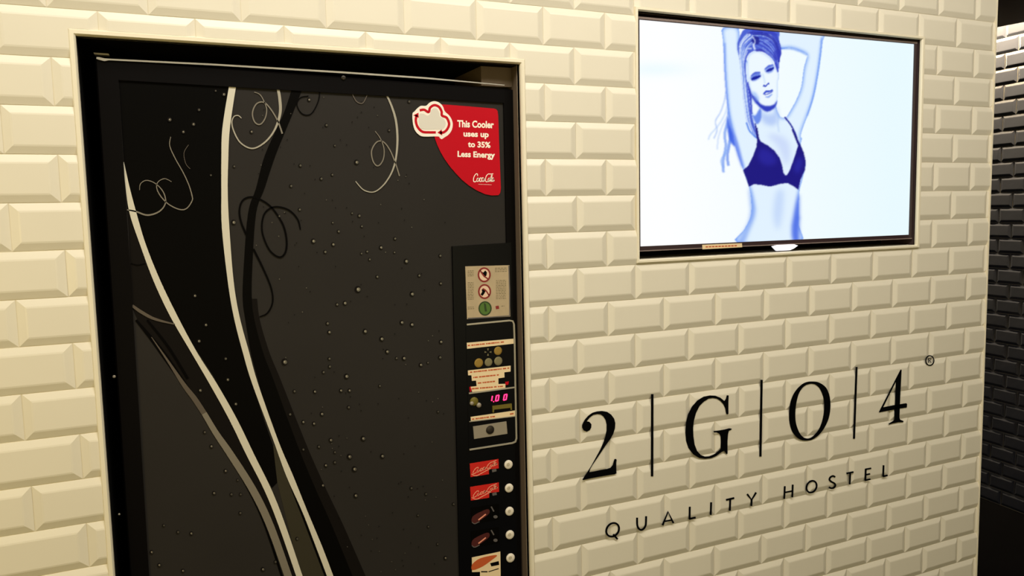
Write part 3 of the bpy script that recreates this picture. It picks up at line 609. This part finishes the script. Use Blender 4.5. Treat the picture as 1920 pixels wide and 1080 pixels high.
# ------------------------------------------------------------------ television in the recess
YT = .010
tv = empty('television', (.62, .06, 1.54)); tag(tv, 'flat screen showing a blue toned underwear advertisement, recessed in the tiled wall', 'television')
sc = [at(1197.5, 37, YT), at(1713.5, 83, YT), at(1703.5, 440, YT), at(1199.5, 462, YT)]   # tl tr br bl
def off(p, dx, dz): return (p.x + dx, 0, p.z + dz)
o_ = [off(sc[0], -.003, .0062), off(sc[1], .0095, .0062), off(sc[2], .0095, -.0115), off(sc[3], -.003, -.0115)]
def ringq(b, outer, inner, Y, t, dip=.003, m=0):
    n = 4; L = [[(p[0], Y + t, p[2]) for p in outer], [(p[0], Y, p[2]) for p in outer], [(p[0], Y, p[2]) for p in inner], [(p[0], Y + dip, p[2]) for p in inner]]
    b.add(sum(L, []), [(k * n + i, k * n + (i + 1) % n, (k + 1) * n + (i + 1) % n, (k + 1) * n + i) for k in range(3) for i in range(n)], m); b.add(L[0], [(0, 1, 2, 3)], m)
b = MB(); ringq(b, o_, [(p.x, 0, p.z) for p in sc], YT - .003, .06); b.build('bezel', M_BEZEL, tv)
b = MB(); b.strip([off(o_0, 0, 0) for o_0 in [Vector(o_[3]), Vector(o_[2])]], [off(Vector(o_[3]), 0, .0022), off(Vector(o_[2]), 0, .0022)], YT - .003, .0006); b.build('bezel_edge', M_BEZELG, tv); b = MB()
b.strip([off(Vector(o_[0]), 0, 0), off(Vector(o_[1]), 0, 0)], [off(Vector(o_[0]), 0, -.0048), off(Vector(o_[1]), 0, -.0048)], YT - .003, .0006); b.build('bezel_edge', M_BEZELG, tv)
print('tv', o_)
# --- the picture on the screen, painted as numbers and carried by the panel's vertices
PX0, PY0, PW, PH = 1190, 30, 532, 440
img = np.zeros((PH, PW, 3)); yy, xx = np.mgrid[0:PH, 0:PW].astype(float)
gx = np.clip((xx - 60) / 420, 0, 1)
img[:] = np.array([254, 255, 255]); img -= gx[..., None] * np.array([26, 6, 0]) * .8
img -= (np.exp(-((xx - 40) / 60) ** 2) * np.exp(-((yy - 100) / 14) ** 2))[..., None] * np.array([14, 3, 0])
def gauss(a, s):
    if s <= 0: return a
    r = int(3 * s) + 1; k = np.exp(-.5 * (np.arange(-r, r + 1) / s) ** 2); k /= k.sum()
    a = np.apply_along_axis(lambda v: np.convolve(np.pad(v, r, 'edge'), k, 'valid'), 0, a)
    return np.apply_along_axis(lambda v: np.convolve(np.pad(v, r, 'edge'), k, 'valid'), 1, a)
def pm(P, sm=4, blur=.6):
    P = spline(P, sm, True) if sm else P
    P = [(p[0] - PX0, p[1] - PY0) for p in P]; inside = np.zeros((PH, PW), bool)
    for i in range(len(P)):
        (xa, ya), (xb, yb) = P[i], P[(i + 1) % len(P)]
        if ya == yb: continue
        c = ((ya > yy) != (yb > yy)) & (xx < (xb - xa) * (yy - ya) / (yb - ya) + xa); inside ^= c
    return gauss(inside.astype(float), blur)
def put(mask, col, a=1.0):
    global img
    img = img * (1 - (mask * a)[..., None]) + np.array(col, float) * (mask * a)[..., None]
A6 = lambda L: [(1320 + x / 4.908, 40 + y / 4.908) for x, y in L]
A7 = lambda L: [(1320 + x / 4.696, 240 + y / 4.696) for x, y in L]
def line(P, wd, col, a=1, blur=.6):
    n = spline([tuple(p) for p in P], 5); ws = [p[2] for p in n] if len(n[0]) > 2 else wd
    L, Rr = sides([p[:2] for p in n], ws); put(pm(L + Rr[::-1], 0, blur), col, a)
W6 = lambda L: [(1320 + p[0] / 4.908, 40 + p[1] / 4.908) + tuple(p[2:]) for p in L]
def shaded(P, light, edge, depth=4.0, sm=4):
    m = pm(P, sm, .6); inn = np.clip((gauss(m, depth) - .5) * 2.1, 0, 1) ** .8
    c = np.array(edge, float) * (1 - inn[..., None]) + np.array(light, float) * inn[..., None]
    global img; img = img * (1 - m[..., None]) + c * m[..., None]
LT, ED, DKB, MID = (226, 242, 255), (120, 165, 245), (38, 52, 190), (95, 130, 225)
# loose hair behind the arm
for P, wd, c_, a_ in (([(205, 640), (185, 740), (150, 840), (105, 920), (120, 1000), (90, 1080)], 2.5, (150, 180, 245), .6), ([(215, 780), (190, 860), (130, 960), (60, 1040), (40, 1090)], 3, (170, 200, 250), .5),
                      ([(230, 820), (215, 930), (190, 1040), (200, 1150), (175, 1300), (180, 1390)], 5, (110, 150, 240), .7), ([(240, 900), (245, 1010), (235, 1120), (215, 1240), (225, 1330)], 5, (90, 130, 235), .7),
                      ([(225, 860), (170, 960), (130, 1080), (125, 1180)], 3, (190, 210, 250), .6), ([(245, 1080), (205, 1200), (160, 1280), (180, 1350)], 4, (130, 170, 245), .55)):
    line(W6(P), wd, c_, a_, 1.0)
put(pm(A6([(215, 880), (240, 960), (300, 1100), (285, 1150), (240, 1100), (215, 980)]), 4, 1.6), (50, 90, 225), .9)
# body: torso and both arms
larm = A6([(172, 62), (172, 160), (182, 300), (190, 450), (205, 650), (225, 850), (262, 1000)]) + A7([(270, 140), (310, 270), (345, 370), (372, 450), (395, 515), (415, 620), (417, 740), (395, 820), (350, 900), (295, 1015), (838, 1015), (832, 850), (835, 700), (840, 560), (870, 440), (895, 320), (870, 220), (852, 150), (862, 90)]) + A6([(890, 1060), (910, 980), (960, 850), (1010, 700), (1050, 500), (1078, 300), (1092, 180), (1095, 62), (660, 62), (690, 245), (780, 243), (860, 262), (948, 305), (940, 350), (915, 450), (895, 600), (850, 720), (790, 830), (755, 882), (715, 885), (685, 850), (665, 780), (668, 700), (560, 500), (340, 300), (320, 62)])
shaded(larm, LT, (125, 165, 245), 4.6, 3)
put(pm(A7([(835, 1010), (790, 1010), (770, 900), (790, 760), (815, 640), (838, 600)]), 4, 3.2), (60, 95, 228), .85)
put(pm(A7([(395, 520), (440, 640), (450, 760), (400, 900), (350, 1010), (295, 1010), (370, 880), (410, 740)]), 4, 3.5), (110, 150, 240), .7)
put(pm(A7([(640, 560), (700, 560), (690, 760), (650, 900), (610, 760)]), 4, 5), (175, 200, 248), .55)
put(pm(A7([(240, 0), (290, 100), (330, 250), (350, 340), (330, 340), (270, 160)]), 4, 2), (90, 120, 235), .7)
line(W6([(1082, 150), (1070, 300), (1045, 480), (1005, 690), (950, 870)]), 2.2, (95, 140, 240), .7, 1.2)
line(W6([(700, 250), (800, 252), (880, 275), (950, 310)]), 3, (100, 145, 240), .7, 1.3)
line(W6([(190, 200), (192, 420), (206, 640), (232, 860), (262, 1010)]), 3, (110, 145, 240), .75, 1.4)
# neck and chest shading
put(pm(A6([(500, 790), (560, 850), (640, 850), (668, 780), (680, 900), (640, 960), (560, 940), (520, 880)]), 4, 4), (165, 190, 245), .7)
put(pm(A7([(560, 60), (640, 150), (690, 250), (720, 330), (760, 250), (740, 120), (650, 60)]), 4, 5), (190, 205, 248), .6)
line(W6([(690, 860), (680, 940), (690, 1020)]), 2, (150, 180, 240), .5, 1.5)
# hair mass, then strands
hair = A6([(400, 62), (330, 140), (305, 230), (325, 330), (345, 450), (355, 560), (368, 700), (385, 860), (410, 960), (450, 1030), (490, 1075), (470, 980), (440, 860), (415, 700), (395, 560), (385, 430), (400, 320), (470, 270), (560, 290), (630, 350), (660, 400), (680, 460), (690, 400), (680, 358), (705, 310), (708, 270), (685, 230), (690, 150), (670, 62)])
put(pm(hair, 3, .8), (78, 100, 212))
line(W6([(345, 250, 3), (352, 400, 5), (368, 560, 6), (380, 700, 7), (395, 830, 7), (425, 970, 5), (480, 1065, 3)]), 5, (200, 222, 252), .95, 1)
line(W6([(400, 560, 3), (425, 680, 4), (435, 780, 3), (440, 850, 3)]), 3, (40, 55, 195), .9, .8)
line(W6([(325, 280), (345, 450), (357, 570), (368, 720)]), 2, (45, 70, 210), .8, .8)
for P, wd, c_ in (([(330, 240), (370, 150), (420, 100)], 3, (190, 210, 250)), ([(360, 260), (400, 180), (440, 150), (500, 130)], 3, (150, 175, 240)), ([(470, 260), (455, 215), (470, 170), (440, 130)], 3.5, (215, 228, 252)),
                  ([(540, 130), (600, 150), (650, 200)], 5, (140, 165, 238)), ([(500, 200), (580, 230), (650, 300)], 3, (110, 135, 228)), ([(340, 330), (380, 260), (440, 250)], 3, (205, 220, 252)), ([(560, 180), (620, 160), (600, 110)], 4, (165, 190, 245)),
                  ([(480, 270), (560, 270), (640, 330), (680, 350)], 5, (58, 62, 178)), ([(430, 170), (480, 190), (500, 160), (460, 140)], 4, (35, 40, 150)), ([(560, 110), (620, 105), (670, 130)], 5, (50, 60, 185)), ([(650, 230), (700, 290), (670, 340)], 4, (55, 62, 190)), ([(400, 110), (470, 100), (540, 100)], 4, (48, 55, 180))):
    line(W6(P), wd, c_, .85, .8)
# fine strands swept between guide curves
GA = [(455, 215), (400, 270), (368, 370), (368, 520), (385, 700), (408, 880), (445, 1010), (490, 1075)]
GB = [(420, 110), (340, 190), (322, 300), (342, 450), (352, 600), (370, 760), (388, 900), (430, 1010)]
HA = [(470, 215), (540, 258), (610, 325), (655, 390), (682, 460)]
HB = [(440, 75), (560, 68), (655, 115), (702, 240), (690, 340)]
rh = random.Random(11)
for ga, gb, tones, n_ in ((GA, GB, [(214, 230, 254), (150, 178, 242), (196, 216, 251), (110, 140, 232), (226, 238, 255)], 16), (HA, HB, [(58, 70, 192), (120, 146, 234), (44, 48, 168), (150, 176, 242), (70, 84, 204), (36, 40, 150)], 26)):
    for i in range(n_):
        t = (i + rh.uniform(-.3, .3)) / (n_ - 1); t = min(1, max(0, t)); a = rh.choice((0, 0, 1)); L_ = [(p[0] * (1 - t) + q_[0] * t + rh.uniform(-5, 5), p[1] * (1 - t) + q_[1] * t + rh.uniform(-5, 5)) for p, q_ in zip(ga, gb)][a:]
        line(W6(L_), rh.uniform(1.0, 2.4), rh.choice(tones), .75, .6)
put(pm(A6([(450, 150), (500, 150), (510, 200), (480, 215), (450, 195)]), 3, 1), (34, 38, 145), .85)
line(W6([(468, 260), (458, 225), (470, 185), (452, 150)]), 2.2, (214, 228, 253), .8, .7)
put(pm(A6([(640, 280), (690, 262), (708, 300), (682, 356), (652, 350)]), 3, 1.2), (50, 58, 185), .7)
# face
face = A6([(405, 330), (440, 290), (490, 275), (560, 300), (620, 350), (655, 420), (685, 470), (692, 510), (680, 560), (682, 640), (672, 730), (640, 800), (585, 828), (530, 800), (480, 745), (440, 670), (415, 580), (398, 450)])
shaded(face, (238, 249, 255), (196, 218, 252), 2.6, 3)
put(pm(A6([(415, 600), (440, 670), (480, 700), (520, 760), (590, 780), (650, 760), (672, 725), (655, 790), (585, 832), (525, 800), (470, 745), (425, 670)]), 3, 1.2), (30, 45, 185), .9)
put(pm(A6([(440, 650), (480, 660), (510, 720), (480, 730)]), 3, 2), (150, 185, 248), .7)
put(pm(A6([(425, 520), (455, 490), (500, 470), (525, 500), (500, 530), (450, 550)]), 3, 1.3), (90, 118, 222), .9)
put(pm(A6([(560, 440), (600, 410), (640, 405), (645, 440), (610, 475), (570, 470)]), 3, 1.3), (110, 140, 230), .8)
line(W6([(432, 505, 2), (470, 476, 4.2), (520, 470, 2.2)]), 3, (70, 92, 210), .9, .7); line(W6([(558, 442, 2), (598, 412, 4.0), (638, 402, 2)]), 3, (78, 102, 215), .9, .7)
line(W6([(436, 536, 3), (465, 522, 5.5), (495, 512, 4.5), (524, 500, 2)]), 3, (24, 34, 155), 1, .6); line(W6([(572, 460, 2), (600, 448, 5.2), (626, 438, 4.2), (642, 424, 2)]), 3, (28, 40, 162), 1, .6)
line(W6([(546, 590, 4), (566, 597, 3), (582, 580, 2.4), (600, 570, 4)]), 3, (44, 66, 195), .95, .6); line(W6([(540, 480), (555, 540), (560, 570)]), 2.5, (195, 220, 252), .8, 1.2)
line(W6([(549, 672, 3), (572, 646, 4.2), (602, 645, 3), (634, 630, 3)]), 3, (56, 80, 205), .95, .6); line(W6([(556, 675), (590, 668), (632, 645)]), 1.8, (45, 60, 190), .8, .6)
line(W6([(565, 692, 2), (595, 695, 3.5), (628, 668, 2)]), 3, (130, 160, 240), .85, .8)
line(W6([(655, 380, 3), (670, 430, 3), (682, 470, 1.5)]), 3, (50, 65, 195), .9, .7)
# lock beside the neck, strap, hair over the shoulder
put(pm(A6([(450, 770), (475, 765), (500, 800), (500, 850), (470, 850), (450, 820)]), 3, 1), (244, 252, 255), .95)
put(pm(A6([(440, 850), (470, 870), (515, 800), (530, 850), (520, 910), (495, 945), (470, 930)]), 3, 1.2), (95, 130, 232), .9)
line(W6([(390, 930), (420, 1010), (480, 1070), (495, 1075)]), 2.5, (70, 120, 232), .9, .8)
line(W6([(472, 940), (482, 1010), (492, 1078)]), 2.6, (38, 40, 150), 1, .6)
line(W6([(742, 882), (790, 940), (830, 1010), (855, 1080)]), 3.0, (42, 48, 160), 1, .6)
bra = A7([(455, 0), (470, 0), (484, 85), (500, 120), (560, 152), (620, 200), (665, 262), (688, 330), (700, 395), (715, 417), (732, 414), (760, 360), (795, 262), (828, 155), (772, 15), (780, 5), (845, 138), (878, 215), (897, 300), (888, 370), (850, 455), (832, 545), (790, 515), (738, 486), (680, 490), (600, 512), (555, 512), (500, 500), (440, 496), (395, 517), (370, 440), (343, 372), (390, 332), (430, 250), (462, 165), (468, 100)])
put(pm(bra, 0, .7), (30, 24, 128))
put(pm(A7([(500, 180), (600, 220), (640, 300), (560, 330), (480, 280)]), 3, 4), (42, 38, 160), .8); put(pm(A7([(790, 350), (840, 250), (870, 300), (830, 400)]), 3, 4), (42, 42, 165), .8)
def srgb2lin(a): a = np.clip(a / 255, 0, 1); return np.where(a <= .04045, a / 12.92, ((a + .055) / 1.055) ** 2.4)
lin_img = srgb2lin(img)
NXv, NZv = 430, 350
u = np.linspace(0, 1, NXv)[None, :]; v = np.linspace(0, 1, NZv)[:, None]
def bil(k):
    c = [p[k] for p in sc]; return (c[0] * (1 - u) + c[1] * u) * (1 - v) + (c[3] * (1 - u) + c[2] * u) * v
Xg, Zg = bil(0), bil(2); Yg = np.full_like(Xg, YT)
dx, dy, dz = Xg - CAM.x, Yg - CAM.y, Zg - CAM.z
dep = dx * FW.x + dy * FW.y + dz * FW.z
pu = 960 + F * (dx * RT.x + dy * RT.y + dz * RT.z) / dep - PX0; pv = 540 + F * (dx * DN.x + dy * DN.y + dz * DN.z) / dep - PY0
iu = np.clip(pu, 0, PW - 1.01); iv = np.clip(pv, 0, PH - 1.01); a0 = iu.astype(int); b0 = iv.astype(int); fu = (iu - a0)[..., None]; fv = (iv - b0)[..., None]
cols = (lin_img[b0, a0] * (1 - fu) + lin_img[b0, a0 + 1] * fu) * (1 - fv) + (lin_img[b0 + 1, a0] * (1 - fu) + lin_img[b0 + 1, a0 + 1] * fu) * fv
V = np.stack([Xg, Yg, Zg], -1).reshape(-1, 3); idx = np.arange(NXv * NZv).reshape(NZv, NXv)
Q = np.stack([idx[1:, :-1], idx[1:, 1:], idx[:-1, 1:], idx[:-1, :-1]], -1).reshape(-1, 4)
me = bpy.data.meshes.new('screen'); me.vertices.add(len(V)); me.vertices.foreach_set('co', V.ravel())
me.loops.add(Q.size); me.loops.foreach_set('vertex_index', Q.ravel().astype(np.int32)); me.polygons.add(len(Q)); me.polygons.foreach_set('loop_start', np.arange(0, Q.size, 4, dtype=np.int32)); me.update(calc_edges=True)
ca_ = me.color_attributes.new('picture', 'FLOAT_COLOR', 'POINT'); ca_.data.foreach_set('color', np.concatenate([cols.reshape(-1, 3), np.ones((len(V), 1))], 1).ravel())
ms = mat('lit_display', (4, 4, 5), .25, spec=.2); nt = ms.node_tree; an = nt.nodes.new('ShaderNodeAttribute'); an.attribute_name = 'picture'
nt.links.new(an.outputs['Color'], nt.nodes['Principled BSDF'].inputs['Emission Color']); nt.nodes['Principled BSDF'].inputs['Emission Strength'].default_value = 1.0
me.materials.append(ms); so = bpy.data.objects.new('screen', me); C.objects.link(so); so.parent = tv
st = part('bezel_sticker', [M_LABEL, M_ORANGE], tv, lambda b: (pxpoly(b, [(1316.5, 459), (1391, 456), (1391.5, 463.5), (1317, 467.5)], YT - .0036, .0004), [stroke(b, [(1323 + 6 * i, 463 - .25 * i), (1327.5 + 6 * i, 462.8 - .25 * i)], 2.2, YT - .004, .0002, 1, smooth=False) for i in range(10)]), 'small cream sticker with orange print')
part('logo_tab', M_TAB, tv, lambda b: pxpoly(b, [(1446, 462), (1456, 459.5), (1487, 458), (1494, 460.5), (1486, 466), (1479, 469), (1454, 470.3)], YT - .0036, .004), 'bright translucent tab on the lower edge')
fix_parent(tv)

# ------------------------------------------------------------------ lettering on the wall
YL = -.0062
sg = empty('wall_lettering', (.6, 0, 1.2)); tag(sg, 'black hostel logo and words in vinyl on the cream tiles below the screen', 'sign')
def letter(fn, name='letter'): b = MB(); fn(b); return b.build(name, M_INK, sg)
two = [(82, 265), (95, 235), (120, 190), (165, 140), (220, 100), (280, 82), (350, 75), (420, 88), (475, 125), (515, 180), (530, 240), (525, 310), (500, 390), (460, 460), (400, 540), (340, 630), (280, 720), (225, 800), (190, 860), (180, 903), (240, 893), (330, 873), (420, 858), (465, 842), (495, 805), (510, 750), (520, 725), (538, 722), (548, 735), (543, 780), (545, 920), (520, 930), (350, 958), (200, 985), (95, 1010), (85, 1000), (150, 905), (210, 810), (270, 700), (330, 590), (370, 500), (395, 420), (412, 340), (412, 260), (400, 200), (370, 150), (330, 122), (285, 118), (230, 130), (180, 170), (145, 215), (180, 222), (208, 255), (205, 300), (185, 335), (145, 355), (105, 340), (82, 300)]
letter(lambda b: pxpoly(b, two, YL, .0004, org=(1080, 760), sc=7.2))
gee = [(715, 85), (742, 88), (738, 180), (738, 355), (718, 362), (705, 350), (690, 270), (665, 215), (620, 165), (570, 135), (510, 125), (450, 135), (380, 180), (320, 240), (270, 340), (240, 450), (228, 560), (232, 680), (250, 800), (285, 890), (340, 950), (400, 972), (460, 968), (530, 940), (590, 895), (625, 860), (628, 760), (625, 680), (605, 640), (570, 625), (525, 625), (525, 602), (600, 595), (690, 578), (750, 562), (785, 568), (782, 582), (745, 600), (732, 650), (725, 750), (725, 930), (710, 940), (695, 910), (675, 885), (630, 915), (560, 965), (490, 995), (400, 1005), (320, 995), (230, 940), (160, 850), (125, 740), (115, 620), (125, 480), (155, 360), (210, 250), (290, 160), (380, 105), (470, 88), (550, 92), (620, 120), (680, 168), (700, 140)]
letter(lambda b: pxpoly(b, gee, YL, .0004, org=(1270, 730), sc=7.714))
Oo = [(485, 118), (560, 125), (640, 165), (700, 230), (738, 340), (748, 470), (735, 600), (700, 710), (640, 820), (570, 900), (490, 955), (420, 972), (340, 968), (270, 930), (200, 850), (160, 730), (150, 590), (165, 440), (205, 320), (270, 220), (350, 150), (420, 122)]
Oi = [(482, 152), (535, 165), (590, 215), (625, 285), (650, 370), (658, 470), (648, 600), (622, 710), (580, 810), (520, 885), (465, 930), (415, 942), (360, 925), (310, 875), (268, 785), (245, 690), (240, 570), (255, 430), (285, 310), (330, 225), (380, 178), (430, 157)]
f7 = lambda L: [at(1460 + x / 7.714, 700 + y / 7.714, YL) for x, y in spline(L, 3, True)]
letter(lambda b: b.strip(f7(Oo), f7(Oi), YL, .0004, closed=True))
def four(b):
    K = dict(org=(1620, 650), sc=6.75)
    pxpoly(b, [(462, 290), (475, 292), (465, 500), (455, 700), (448, 900), (458, 925), (498, 940), (498, 955), (430, 957), (360, 972), (318, 987), (310, 975), (350, 950), (385, 925), (385, 800), (392, 700), (400, 500), (404, 430)], YL, .0004, **K)
    pxpoly(b, [(462, 290), (470, 300), (412, 425), (240, 770), (205, 832), (188, 826)], YL, .0004, **K)
    pxpoly(b, [(190, 832), (205, 800), (235, 768), (390, 738), (535, 715), (545, 730), (540, 770), (455, 782), (385, 795)], YL, .0004, **K)
letter(four)
for (xa, ya, xb, yb, w_) in ((1223, 739, 1222.6, 893, 4.6), (1428, 712, 1425.7, 856, 4.1), (1606, 688, 1601.2, 822.5, 3.7)):
    letter(lambda b: stroke(b, [(xa, ya), (xb, yb)], w_, YL, .0004, smooth=False), 'divider_bar')
letter(lambda b: (ring(b, 1743.3, 676, 7.6, 9, 2, YL, .0004), stroke(b, [(1741, 680), (1741, 672)], 1.3, YL, .0004, smooth=False), ring(b, 1743, 673.6, 2, 2, 1, YL, .0004, n=10), stroke(b, [(1743, 676), (1746, 680)], 1.2, YL, .0004, smooth=False)), 'registered_mark')
K = dict(org=(1120, 920), sc=6); wq = 3.5; k2 = dict(smooth=False, **K)
letter(lambda b: (stroke(b, [(172 + 72 * math.cos(a) - 6 * math.sin(a), 440 + 76 * math.sin(a) - 8 * math.cos(a)) for a in [2 * math.pi * i / 28 for i in range(28)]], wq, YL, .0004, closed=True, **k2), stroke(b, [(178, 490), (228, 547)], wq, YL, .0004, **k2)))
letter(lambda b: stroke(b, [(447, 303), (447, 345), (449, 385), (462, 422), (490, 441), (520, 428), (542, 392), (547, 350), (548, 287)], wq, YL, .0004, **K))
letter(lambda b: (stroke(b, [(733, 390), (795, 236), (856, 365)], wq, YL, .0004, **k2), stroke(b, [(757, 345), (838, 330)], 2.8, YL, .0004, **k2)))
letter(lambda b: (stroke(b, [(1040, 180), (1037, 322)], wq, YL, .0004, **k2), stroke(b, [(1032, 318), (1106, 302)], wq, YL, .0004, **k2)))
letter(lambda b: stroke(b, [(1280, 130), (1275, 273)], wq, YL, .0004, **k2))
letter(lambda b: (stroke(b, [(1448, 104), (1540, 82)], wq, YL, .0004, **k2), stroke(b, [(1495, 95), (1490, 226)], wq, YL, .0004, **k2)))
letter(lambda b: (stroke(b, [(1685, 38), (1736, 102), (1786, 20)], wq, YL, .0004, **k2), stroke(b, [(1736, 98), (1732, 173)], wq, YL, .0004, **k2)))
K = dict(org=(1450, 860), sc=8); k2 = dict(smooth=False, **K); wq = 3.2
letter(lambda b: (stroke(b, [(172, 412), (163, 602)], wq, YL, .0004, **k2), stroke(b, [(291, 388), (284, 580)], wq, YL, .0004, **k2), stroke(b, [(170, 506), (288, 484)], 2.7, YL, .0004, **k2)))
letter(lambda b: stroke(b, [(573 + 76 * math.cos(a) - 8 * math.sin(a), 420 + 88 * math.sin(a) - 8 * math.cos(a)) for a in [2 * math.pi * i / 28 for i in range(28)]], wq, YL, .0004, closed=True, **k2))
letter(lambda b: stroke(b, [(927, 275), (895, 260), (855, 278), (842, 315), (870, 345), (915, 370), (930, 402), (905, 436), (862, 443), (836, 425)], wq, YL, .0004, **K))
letter(lambda b: (stroke(b, [(1097, 222), (1202, 200)], wq, YL, .0004, **k2), stroke(b, [(1152, 210), (1145, 387)], wq, YL, .0004, **k2)))
letter(lambda b: (stroke(b, [(1386, 152), (1380, 330)], wq, YL, .0004, **k2), stroke(b, [(1378, 160), (1468, 143)], 2.8, YL, .0004, **k2), stroke(b, [(1378, 242), (1452, 228)], 2.8, YL, .0004, **k2), stroke(b, [(1372, 326), (1456, 307)], 2.8, YL, .0004, **k2)))
letter(lambda b: (stroke(b, [(1653, 98), (1647, 268)], wq, YL, .0004, **k2), stroke(b, [(1640, 268), (1714, 250)], wq, YL, .0004, **k2)))
fix_parent(sg)
